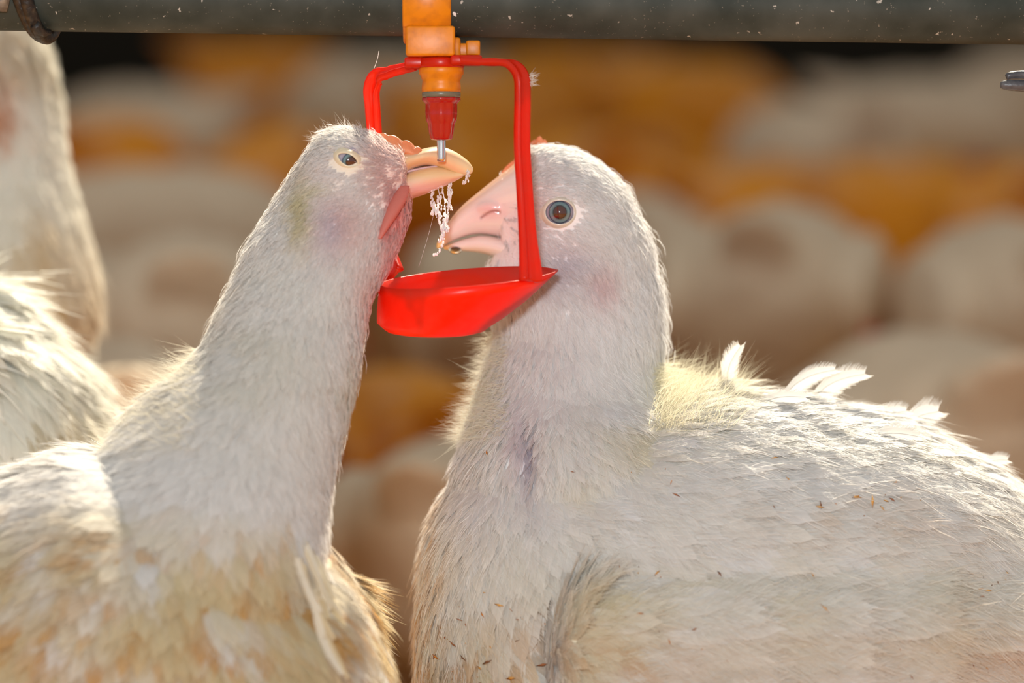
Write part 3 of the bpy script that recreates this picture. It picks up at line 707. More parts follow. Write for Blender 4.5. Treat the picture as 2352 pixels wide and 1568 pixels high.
# single upstanding back feathers
def big_feather(name, parent, root, tip, wpx, w0, side=1, nbar=46, bend=.12, colr=(.82, .80, .77)):
    """one vane with shaft and separated barbs; root/tip in px"""
    A = np.array(W(root[0], root[1], w0)); B = np.array(W(tip[0], tip[1], w0 - .004)); L_ = np.linalg.norm(B - A); t = (B - A) / L_
    nrm = -FWD - t * (-FWD @ t); nrm = unit(nrm + UPV * .25); nrm = unit(nrm - t * (nrm @ t)); s = np.cross(nrm, t)
    xs = np.linspace(0, 1, 12); spine = [A + t * L_ * x + s * side * bend * L_ * math.sin(math.pi * x) + nrm * .08 * L_ * x * x for x in xs]
    sh = tube(spine, np.linspace(.00022, .00008, 12), m=6)
    V_, F_ = [sh[0]], [tuple(q) for q in sh[1]]; o_ = len(sh[0])
    w_ = wpx * PX / 2
    for sg in (-1, 1):
        for i in range(nbar):
            x = .12 + .88 * i / nbar; pr = w_ * (math.sin(math.pi * min(1, x * .72 + .2)) ** .6) * (.9 + .2 * random.random()); g = int(i / 7) * .03
            k = x * 11; a = int(min(10, k)); p0 = spine[a] + (spine[a + 1] - spine[a]) * (k - a)
            p1 = p0 + s * sg * pr * .6 + t * pr * .55; p2 = p0 + s * sg * pr + t * (pr * (1.25 + g * random.uniform(-1, 1))) - nrm * pr * .25
            ww = L_ / nbar * .62
            V_.append(np.array([p0 - t * ww, p0 + t * ww, p1 - t * ww * .9, p1 + t * ww * .9, p2 - t * ww * .3, p2 + t * ww * .3]))
            F_ += [(o_, o_ + 1, o_ + 3, o_ + 2), (o_ + 2, o_ + 3, o_ + 5, o_ + 4)]; o_ += 6
    V_ = np.concatenate(V_)
    return mesh_obj(name, V_, F_, M_FEATHER, parent, cols=np.tile(colr, (len(V_), 1)), uvs=np.zeros((len(V_), 3)))
for r_, t_, wp, wz, sd_ in [((1672, 908), (1700, 792), 44, .0, 1), ((1785, 925), (1918, 850), 46, .0, 1), ((1850, 935), (1988, 860), 56, .004, 1), ((2060, 1000), (2156, 945), 66, .004, 1), ((2240, 1078), (2312, 1056), 36, 0, 1),
                            ((1700, 950), (1840, 912), 40, -.02, 1), ((1980, 990), (2080, 945), 50, .0, 1), ((1600, 990), (1720, 960), 34, -.035, 1), ((1720, 1010), (1850, 1000), 34, -.04, -1), ((1820, 1030), (1940, 1035), 36, -.042, 1),
                            ((1940, 1020), (2090, 1000), 44, -.03, 1), ((2060, 1060), (2180, 1075), 36, -.035, -1), ((2130, 1050), (2250, 1080), 44, -.01, 1), ((1880, 990), (2010, 985), 44, -.01, 1), ((1640, 940), (1770, 930), 36, -.01, 1)]:
    o = big_feather('back_feather', rb, r_, t_, wp, RW + wz - .002, sd_)
# folded near wing: swollen shell with a free front edge
def torso_w(px, py):
    T = np.array(torso); t = np.interp(px, T[:, 0], T[:, 1]); b = np.interp(px, T[:, 0], T[:, 2]); d = np.interp(px, T[:, 0], T[:, 3])
    q = np.clip((py - (t + b) / 2) / ((b - t) / 2), -.97, .97); return RW - d * np.sqrt(1 - q * q)
nu, nv = 90, 56; wf, wb_ = [], []
for j in range(nv):
    y = 1215 + (1760 - 1215) * j / (nv - 1)
    xf = np.interp(y, [1215, 1250, 1310, 1370, 1450, 1500, 1568, 1650, 1760], [1400, 1350, 1304, 1278, 1263, 1261, 1274, 1310, 1420]); xb = np.interp(y, [1215, 1400, 1600, 1760], [2420, 2640, 2560, 2300])
    for i in range(nu):
        s_ = (i / (nu - 1)) ** 1.25; x = xf + (xb - xf) * s_
        up_ = np.clip((y - 1215) / 190, 0, 1); up_ = up_ * up_ * (3 - 2 * up_)
        th_ = (.0125 * min(1, up_ + .0) * (1 - .55 * s_) * math.sqrt(min(1, (i + .02) / 5)) * math.sqrt(min(1, (nu - 1 - i + .02) / 6)) * math.sqrt(min(1, (nv - 1 - j + .02) / 5)))
        w0_ = float(torso_w(x, y)) + .001 + .006 * (1 - up_)
        wf.append(W(x, y, w0_ - th_)); wb_.append(W(x, y, w0_ + .004 - .001 * up_))
WV = np.array(wf + wb_); nn = nu * nv; ii = np.arange(nn).reshape(nv, nu)
q1 = np.stack([ii[:-1, :-1], ii[1:, :-1], ii[1:, 1:], ii[:-1, 1:]], -1).reshape(-1, 4); q2 = q1[:, ::-1] + nn
def rim(a_): return np.stack([a_[:-1], a_[1:], a_[1:] + nn, a_[:-1] + nn], -1)
WF = np.concatenate([q1, q2, rim(ii[0]), rim(ii[:, -1]), rim(ii[-1][::-1]), rim(ii[:, 0][::-1])])
_g = WV[:nn].reshape(nv, nu, 3); WN1 = unit(np.cross(np.gradient(_g, axis=0), np.gradient(_g, axis=1))).reshape(-1, 3)
if (WN1 @ FWD).mean() > 0: WN1 = -WN1; WF = WF[:, ::-1]
WN = np.concatenate([WN1, -WN1])
wg = mesh_obj('wing', noisebump(WV, WN, .0015, 90), WF, M_BODY, rb, cols=col_right(WV, topix(WV)))
flowW = [(1280, 1450, .35, -.2), (1290, 1550, .5, .4), (1350, 1250, .9, -.1), (1500, 1200, 1, .15), (1900, 1250, 1, .2), (2300, 1400, 1, .25), (1500, 1500, 1, .1), (1900, 1500, 1, .05), (1400, 1400, 1, .05)]
sizeW = [(1280, 1500, 10, 5, .15), (1350, 1300, 16, 8, .13), (1500, 1200, 22, 11, .14), (1900, 1200, 26, 13, .13), (1600, 1500, 26, 14, .11), (2200, 1400, 28, 14, .12)]
def dens_wing(px, nr): return np.clip((px[:, 1] - 1250) / 120, 0, 1) * np.where(nr @ FWD > .2, .02, 1.0) * np.where((px[:, 1] > 1640) | (px[:, 0] > 2450), .2, 1.0)
plumage('wing_plumage', WV, WF, wg, 5200, flowW, sizeW, col_right, dens_wing, nb=14, wid=.00012)

# litter crumbs stuck on the wing
def flecks(parent, V, F, regions, n, w_off=.0035):
    def dn(px, nr): return spots(px[:, :2], regions) * (nr @ FWD < -.4)
    P, Nn, _, _, _ = sample_surface(V, F, n, dn); P = P + Nn * w_off
    T = flow_dir(P, Nn, [(1500, 1300, 1, .4), (2000, 1200, 1, .6), (100, 1300, .3, 1)]); T = unit(T + rng.normal(size=T.shape) * .5); S = np.cross(Nn, T)
    Ls = .0003 + .0026 * rng.random(n) ** 2.8; Ws = Ls * (.10 + .16 * rng.random(n)); up = Nn * .0004
    V_ = np.stack([P - T * Ls[:, None], P + S * Ws[:, None] + up, P + T * Ls[:, None], P - S * Ws[:, None] + up, P - up], 1).reshape(-1, 3)
    k = np.arange(n)[:, None, None] * 5; F_ = (k + np.array([[0, 3, 1], [1, 3, 2], [0, 1, 4], [1, 2, 4], [2, 3, 4], [3, 0, 4]])[None]).reshape(-1, 3)
    cc = np.array([(.55, .20, .03), (.34, .11, .03), (.70, .36, .07), (.62, .30, .06), (.20, .08, .03)])[rng.integers(0, 5, n)]
    o = mesh_obj('litter_flecks', V_, F_, M_FLECK, parent, cols=np.repeat(cc, 5, 0), smooth=False); tag(o, kind='stuff'); o['label'] = 'rusty litter flecks'
flecks(rb, WV, WF, [(1600, 1200, 60, 30, .5), (2050, 1185, 90, 40, 1), (1940, 1200, 60, 40, .8), (2250, 1300, 90, 150, .5), (1480, 1320, 30, 30, .6), (1950, 1310, 40, 30, .8), (1500, 1450, 80, 30, .4), (2230, 1500, 160, 70, .9), (1700, 1350, 500, 250, .08)], 150)
flecks(rb, RV, RF, [(2000, 1170, 120, 30, 1), (1100, 1480, 110, 90, .8), (990, 1350, 30, 150, .5), (1700, 1100, 300, 60, .10)], 60)

# beak, comb, nostril, eye
def beak_cols(v, base_c, tip_c, xtip, xw, ridge=None, rc=None, lowc=None, ylow=0):
    px = topix(v); q = px[:, :2]; c = np.tile(base_c, (len(v), 1)).astype(float)
    if lowc is not None: c = mixc(c, lowc, np.clip((q[:, 1] - ylow) / 30, 0, 1))
    if ridge is not None:
        yr = np.interp(q[:, 0], ridge[0], ridge[1]); c = mixc(c, rc, np.clip(1 - (q[:, 1] - yr) / 26, 0, 1) * .9)
    return mixc(c, tip_c, np.clip(1 - np.abs(q[:, 0] - xtip) / xw, 0, 1) ** .7)
nost = [loft_v([(1090, 472, 488, .002, RW - .0055), (1105, 462, 498, .004, RW - .0065), (1130, 458, 500, .0045, RW - .0082), (1155, 464, 496, .003, RW - .0095)], 10, 16)]
v, f, n_ = remeshed([loft_v(upper, 30, 28, 2.0)] + nost, .0006, 4)
px_ = topix(v); groove = np.exp(-((px_[:, 1] - (500 - .000 * px_[:, 0] - 14 * np.sin(np.clip((px_[:, 0] - 1100) / 60, 0, 1) * 3.0 - .3))) / 3.5) ** 2) * ((px_[:, 0] > 1102) & (px_[:, 0] < 1150))
v = v - n_ * (groove * .0008)[:, None]
cR = beak_cols(v, (.84, .70, .65), (.88, .55, .18), 1003, 26, ([1003, 1030, 1060, 1100, 1150, 1215], [558, 510, 474, 440, 400, 358]), (.84, .48, .28))
cR = mixc(cR, (.78, .40, .42), spots(px_[:, :2], [(1125, 482, 34, 22, .6)])); cR = mixc(cR, (.35, .12, .10), np.clip(groove, 0, 1) * .8)
mesh_obj('upper_beak', v, f, M_SKIN, rb, cols=cR)
v, f, n_ = remeshed([loft_v(lower, 26, 26, 2.0)], .0006, 3)
mesh_obj('lower_beak', v, f, M_SKIN, rb, cols=beak_cols(v, (.86, .71, .65), (.88, .55, .18), 1018, 26))
def comb(parent, pts, wc, th, teeth, colr):
    """pts: list of (px, ytop, ybase)"""
    P3 = catmull(pts, 50); rings = []
    for i, (x, yt, yb) in enumerate(P3):
        s = i / 49; yt = yt - abs(math.sin(s * math.pi * teeth)) * 6 + 3; t = th * (math.sin(math.pi * min(max(s, .04), .96)) ** .5)
        a = np.linspace(0, 2 * np.pi, 14, endpoint=False)
        rings.append(W(np.full(14, x), (yt + yb) / 2 + (yb - yt) / 2 * np.cos(a), wc + t * np.sin(a) * (.55 + .45 * np.cos(a))))
    v, f = rings_mesh(rings); px = topix(v); c = np.tile(colr, (len(v), 1)).astype(float)
    c = mixc(c, (.82, .42, .2), np.clip(fbm(v, 900), 0, 1) * .6); return mesh_obj('comb', v, f, M_COMB, parent, cols=c)
comb(rb, [(1150, 396, 420), (1180, 368, 396), (1205, 342, 380), (1222, 326, 368), (1236, 316, 362), (1250, 320, 360), (1262, 338, 366)], RW, .0024, 5, (.78, .30, .16))
M_EYE_R = mat_eye('grey_blue_eye', .41, .68)
eye(rb, 1284, 492, RW - .0215, .0062, M_EYE_R, (33, 27), (50, 44), 0, (.74, .66, .54))
legs(rb, base[0] - .01, base[1] - .0, .075, face=-1)

# ================================================================== LEFT CHICKEN
STAND = 0.0
LW = .002
base2 = np.array(W(300, 784, 0)); base2[1] = -.03; base2[2] = 0
lb = empty('chicken', base2, 'white broiler chicken stretching up with its beak at the steel drinking pin', 'chicken')
def lw(y): return LW + .002 - max(0, y - 450) * .00007       # the neck leans towards the camera lower down
neckL = [(300, 762, 812, .004), (314, 732, 862, .012), (345, 704, 906, .0175), (385, 676, 930, .0205), (430, 650, 945, .0225), (480, 622, 946, .0235), (540, 590, 930, .0245), (610, 562, 898, .0250), (690, 528, 856, .027), (770, 492, 838, .0295),
         (850, 436, 826, .033), (885, 392, 818, .0345), (940, 342, 804, .0375), (1010, 290, 786, .0415), (1100, 230, 772, .047), (1220, 150, 765, .052), (1330, 150, 760, .052), (1430, 230, 720, .042), (1500, 350, 600, .012)]
neckL = [(a, b + 4, c - 5, d, lw(a)) for a, b, c, d in neckL]
wL = LW - .042
torsoL = [(905, 1580, 1700, .012), (885, 1510, 1780, .030), (850, 1415, 1850, .046), (795, 1310, 1910, .060), (700, 1275, 1950, .074), (560, 1180, 1970, .083), (420, 1095, 1980, .088), (280, 1032, 1980, .090), (120, 1075, 1970, .088), (-60, 1140, 1940, .082),
          (-250, 1215, 1880, .068), (-420, 1310, 1800, .048), (-540, 1400, 1720, .028), (-620, 1480, 1640, .010)]
torsoL = [(a, b, c, d, wL + max(0, 500 - a) * .00003) for a, b, c, d in torsoL]
thA = loft_h([(1700, 250, 620, .03, wL - .035), (1850, 280, 560, .030, wL - .04), (1980, 330, 500, .024, wL - .04), (2080, 370, 460, .015, wL - .04)], n=16, m=20)
tailL = loft_v([(-350, 1280, 1500, .035, wL + .02), (-550, 1200, 1400, .035, wL + .025), (-700, 1130, 1300, .026, wL + .03), (-800, 1100, 1180, .010, wL + .03)], n=14, m=20)
bulge = loft_h([(1235, 690, 768, .010, wL - .005), (1320, 660, 806, .026, wL - .010), (1430, 640, 850, .036, wL - .010), (1560, 640, 900, .040, wL - .01), (1700, 640, 900, .03, wL - .01)], n=18, m=22)
LV, LF, LN = remeshed([loft_h(neckL, 60, 40), loft_v(torsoL, 70, 56), thA, (thA[0] + FWD * .08, thA[1]), tailL, bulge, loft_v([(850, 325, 440, .012, LW + .002), (905, 342, 452, .0148, LW + .002), (930, 350, 452, .013, LW + .002)], 8, 24)], .0016, 8)

def col_left(P, px):
    q = px[:, :2]; n = len(P); c = np.tile((.83, .81, .785), (n, 1)) * (1 + (rng.random((n, 1)) - .5) * .07)
    nz = fbm(P + 11, 80); nz2 = fbm(P + 5, 170); r = rng.random(n)
    pink = spots(q, [(790, 510, 75, 70, .5), (890, 400, 60, 75, .6), (930, 500, 35, 110, .75), (905, 600, 40, 90, .65), (868, 740, 30, 120, .45), (760, 400, 80, 60, .12), (850, 640, 50, 90, .3)])
    c = mixc(c, (.76, .42, .38), np.clip(pink * (.6 + .7 * nz), 0, .85))
    c = mixc(c, (.70, .13, .10), np.clip(spots(q, [(905, 480, 18, 45, .9), (925, 445, 16, 25, .6), (890, 520, 14, 30, .7)]) * 1.0, 0, .85))
    c = mixc(c, (.60, .56, .66), np.clip(spots(q, [(765, 520, 30, 50, .45)]), 0, .6))
    ol = spots(q, [(700, 480, 26, 75, .75), (722, 430, 40, 16, .5), (560, 800, 200, 200, .16), (800, 850, 40, 80, .25)])
    c = mixc(c, (.62, .55, .28), np.clip(ol * (nz * 1.8 - .1), 0, .8))
    dm = np.clip((q[:, 1] - 1120 - 60 * (q[:, 0] > 650)) / 160, 0, 1)
    c = mixc(c, (.72, .60, .34), dm * np.clip(nz * 2.6 - .6, 0, .85))
    c = mixc(c, (.66, .36, .08), dm * np.clip(nz2 * 4.2 - 2.1, 0, .85) * (r > .2))
    return c
_cl = col_left(LV, topix(LV)); _ql = topix(LV)[:, :2]
_cl = mixc(_cl, (.84, .64, .56), spots(_ql, [(915, 385, 60, 70, .8)])); _cl = mixc(_cl, (.80, .68, .50), spots(_ql, [(805, 372, 60, 45, .8)]))
mesh_obj('body', noisebump(LV, LN, .0012, 120), LF, M_BODY, lb, cols=_cl)
flowL = [(880, 340, -1, -.5), (790, 310, -1, -.2), (900, 400, -1, .3), (805, 340, -1, .0), (740, 380, -.8, .5), (805, 430, -.9, .6), (650, 440, -.5, 1), (900, 480, -.5, 1), (780, 520, -.4, 1), (600, 540, -.4, 1), (700, 620, -.25, 1), (900, 620, -.3, 1), (860, 720, -.1, 1),
         (520, 700, -.4, 1), (680, 780, -.15, 1), (850, 850, .0, 1), (450, 860, -.6, 1), (620, 950, -.2, 1), (800, 980, -.1, 1), (330, 980, -.8, .7), (500, 1080, -.3, 1), (760, 1150, .1, 1), (200, 1060, -1, .4), (0, 1150, -1, .3), (300, 1150, -.8, .6), (100, 1300, -.5, .9),
         (400, 1300, -.1, 1), (600, 1250, .0, 1), (740, 1300, .5, 1), (820, 1420, .4, 1), (300, 1500, -.2, 1), (600, 1500, .05, 1), (50, 1500, -.4, 1), (880, 1540, .3, 1)]
sizeL = [(880, 340, 3.2, 1.0, .7), (790, 310, 3.6, 1.3, .6), (900, 400, 1.8, .7, .25), (740, 360, 3, 1.1, .4), (805, 430, 2.0, .8, .25), (650, 440, 5, 1.7, .4), (780, 520, 2.8, 1, .3), (920, 500, 2.6, .8, .4), (600, 560, 7, 2.0, .4), (720, 640, 7, 2.2, .3), (900, 640, 3.6, 1.1, .5),
         (520, 700, 9, 2.6, .4), (700, 800, 10, 3, .22), (850, 800, 6, 1.6, .5), (450, 860, 11, 3.4, .4), (640, 960, 13, 4.5, .2), (810, 980, 9, 2.6, .4), (340, 960, 14, 5, .4), (500, 1100, 16, 6, .2), (760, 1150, 13, 4, .12), (150, 1100, 20, 7, .35), (300, 1200, 20, 8, .25), (200, 1400, 20, 9, .16), (600, 1400, 20, 9, .16), (780, 1330, 18, 4.5, .14), (870, 1500, 20, 4.5, .16)]
densL = [(880, 340, 9), (790, 310, 7), (900, 400, 9), (805, 430, 8), (740, 360, 6), (650, 440, 4.5), (780, 520, 7), (920, 500, 6), (600, 560, 4), (720, 640, 4), (900, 640, 5), (520, 700, 3), (700, 800, 2.6), (850, 800, 3.6), (450, 860, 2.2), (640, 960, 1.8), (810, 980, 2.6), (340, 960, 1.8), (500, 1100, 1.3), (760, 1150, 1.8), (150, 1100, 1.1), (200, 1400, .9), (600, 1400, .9), (820, 1400, 1.5)]
def dens_left(px, nr):
    o = dens_main(densL)(px, nr); x, y = px[:, 0], px[:, 1]
    o = np.where(((x - 805) / 41) ** 2 + ((y - 372) / 27) ** 2 < 1, 0, o)
    o = np.where((x > 930) & (y < 460), o * .05, np.where((x > 893) & (y < 460), o * .6, o))
    o = np.where(((x - 910) / 20) ** 2 + ((y - 480) / 42) ** 2 < 1, o * .35, o); return o
plumage('body_plumage', LV, LF, lb, 26000, flowL, sizeL, col_left, dens_left, nb=12)
def dens_faceL(px, nr):
    x, y = px[:, 0], px[:, 1]; o = np.where((y < 700), 1.0, 0.0) * np.where(nr @ FWD > .35, .3, 1)
    o = np.where(((x - 805) / 39) ** 2 + ((y - 372) / 26) ** 2 < 1, 0, o); return np.where((x > 930) & (y < 450), o * .1, o)
plumage('facial_bristles', LV, LF, lb, 5000, flowL, sizeL, lambda P, px: np.minimum(col_left(P, px) * 1.12, .93), dens_faceL, nb=4, wid=.00007, liftm=1.4, vane=False, reach=.7)
down_tuft('nape_fluff', lb, LV, LF, 3000, (250, 780, 470, 1040), .009, (.85, .80, .66), (-.7, .5), -.2)
down_tuft('crown_fluff', lb, LV, LF, 380, (700, 270, 860, 330), .0045, (.86, .84, .80), (-.5, -.1), -.2)
# long loose breast feathers
for k in range(34):
    y0 = random.uniform(1200, 1500); xc = float(np.interp(y0, [1200, 1250, 1330, 1430, 1560], [768, 772, 806, 850, 895])); dd = random.uniform(12, 70) ** 1.0
    x0 = xc - dd; L_ = random.uniform(110, 190); a = math.radians(random.uniform(60, 74))
    big_feather('breast_feather', lb, (x0, y0), (x0 + L_ * math.cos(a), y0 + L_ * math.sin(a)), random.uniform(11, 20), wL - .0165 - .00060 * dd, 1, nbar=26, bend=random.uniform(-.08, .02), colr=random.choice([(.88, .83, .70), (.84, .76, .58), (.86, .82, .74), (.80, .68, .44)]))
uL = [(1086, 381, 393, .0006), (1074, 366, 400, .0026), (1048, 347, 399, .0050), (1015, 334, 385, .0072), (980, 336, 378, .0096), (945, 346, 388, .0116), (910, 346, 412, .0138), (880, 338, 425, .0150)]
lL = [(1064, 393, 403, .0020), (1042, 389, 415, .0042), (1010, 380, 430, .0066), (975, 381, 444, .0090), (940, 391, 456, .0114), (905, 416, 472, .0138), (885, 425, 480, .0145)]
LB = LW + .009
v, f, n_ = remeshed([loft_v([(a, b, c, d, LB - .007 * max(0, (930 - a) / 50)) for a, b, c, d in uL][::-1], 30, 28)], .0006, 3)
mesh_obj('upper_beak', v, f, M_SKIN, lb, cols=beak_cols(v, (.84, .60, .34), (.90, .72, .40), 1084, 40, ([880, 980, 1015, 1046, 1084], [338, 336, 332, 341, 380]), (.82, .60, .40)))
v, f, n_ = remeshed([loft_v([(a, b, c, d, LB - .007 * max(0, (930 - a) / 50)) for a, b, c, d in lL][::-1], 26, 26)], .0006, 3)
mesh_obj('lower_beak', v, f, M_SKIN, lb, cols=beak_cols(v, (.84, .60, .32), (.88, .68, .4), 1064, 20, lowc=(.84, .58, .50), ylow=402))
v, f = loft_v([(900, 398, 408, .003, LB - .004), (930, 389, 400, .005, LB - .002), (970, 380, 389, .005, LB), (1005, 376, 382, .003, LB), (1018, 376, 379, .0008, LB)], 16, 16)
mesh_obj('tongue', v, f, M_SKIN, lb, cols=np.tile((.72, .50, .55), (len(v), 1)))['label'] = 'lilac pink tongue'
comb(lb, [(858, 312, 336), (885, 306, 344), (910, 315, 350), (935, 324, 356), (958, 336, 362), (972, 348, 364)], LW + .002, .0042, 4, (.84, .36, .18))
# wattle fold on the throat
v, f = loft_h([(428, 922, 942, .0006, LW - .0112), (455, 902, 938, .0020, LW - .0138), (490, 886, 920, .0024, LW - .0172), (525, 875, 898, .0018, LW - .0202), (552, 870, 880, .0006, LW - .0225)], 18, 16)
mesh_obj('wattle', v, f, M_COMB, lb, cols=np.tile((.76, .24, .19), (len(v), 1)))
M_EYE_L = mat_eye('dark_half_closed_eye', .36, .60, (.0015, -.0010))
eye(lb, 803, 371, LW - .0130, .0058, M_EYE_L, (24, 12), (45, 29), -26, (.80, .66, .46))
legs(lb, base2[0], base2[1] - .0, .075, face=1)

# ------------------------------------------------------------------ water
STAND = RW
v, f = lathe([(2 * PX, 9 * PX), (13 * PX, 5 * PX), (17 * PX, 0), (16 * PX, -5 * PX), (11 * PX, -10 * PX), (3 * PX, -13 * PX)], W(1046, 571, RW - .002), m=28)
tag(mesh_obj('water_drop', v, f, M_WATER, loc=W(1046, 571, RW - .002)), 'clear water drop hanging under the lower beak above the cup', 'water drop')
STAND = 0.0
parts = []
def blob(c, r, st=1.0):
    return lathe([(r * .1, r * st), (r * .7, r * .7 * st), (r, 0), (r * .7, -r * .7 * st), (r * .1, -r * st)], c, m=8)
strands = [[(985, 437), (1000, 430), (1008, 424)], [(990, 440), (995, 470), (994, 490)], [(1005, 428), (1012, 470), (1008, 510), (1018, 540), (1010, 575), (998, 584)], [(1028, 412), (1036, 440), (1030, 470), (1026, 500), (1026, 525)], [(1015, 425), (1020, 460), (1022, 500), (1015, 530), (1008, 555)],
           [(1034, 420), (1030, 450), (1034, 480)], [(1008, 450), (1003, 480), (1008, 500)], [(1072, 388), (1075, 400), (1066, 418)], [(1020, 500), (1018, 520), (1026, 530)]]
for st in strands:
    P3 = catmull(st, 26)
    for k, (x, y) in enumerate(np.repeat(P3, 2, axis=0)):
        if random.random() < .15: continue
        parts.append(blob(W(x + random.gauss(0, 2.2), y, LB - .002 + random.gauss(0, .0008)), random.uniform(.00012, .00048), random.uniform(1, 2.2)))
    q = [W(x + random.gauss(0, 1), y, LB - .002) for x, y in P3[::3]]; parts.append(tube(q, .00016, m=5))
v, f = join(parts); tag(mesh_obj('water_trickle', v, f, M_FOAM, loc=W(1015, 480, LB)), 'glittering white trickle of water falling from the left beak', 'water')
# fluff caught on the hanger arm
fl = empty('fluff', W(1220, 188, -.017), 'tiny white feather fluff caught on the bend of the right hanger arm', 'feather')
vs = []; fs = []; o_ = 0
for k in range(46):
    a = W(1217 + random.uniform(-3, 5), random.uniform(176, 205), -.017 + random.uniform(-.002, .002)); ang = random.gauss(.15, .7); L_ = random.uniform(.0012, .0036)
    b = a + RGT * L_ * math.cos(ang) + UPV * L_ * math.sin(ang) - FWD * random.gauss(0, .0006); m_ = (a + b) / 2 + UPV * .0003
    w2 = UPV * .00012 + FWD * .00006
    vs.append(np.array([a - w2, a + w2, m_ - w2 * .8, m_ + w2 * .8, b - w2 * .2, b + w2 * .2])); fs += [(o_, o_ + 1, o_ + 3, o_ + 2), (o_ + 2, o_ + 3, o_ + 5, o_ + 4)]; o_ += 6
vs = np.concatenate(vs); tag(mesh_obj('fluff_barbs', vs, fs, M_FEATHER, fl, cols=np.tile((.85, .82, .74), (len(vs), 1)), uvs=np.zeros((len(vs), 3))), kind='stuff')
# cobweb threads
for nm, a, b, lab in (('cobweb_thread', W(1000, 470, .01), W(962, 612, .0), 'hair-thin cobweb thread slanting down to the cup rim'), ('cobweb_thread', W(868, 112, .012), W(856, 152, .014), 'short cobweb thread standing on the left bend of the red hanger')):
    v, f = tube([a, (a + b) / 2 + RGT * .0003, b], .00004 if 'thin' in lab else .00009, m=5, n=8); tag(mesh_obj(nm, v, f, M_FOAM, loc=a), lab, 'cobweb')

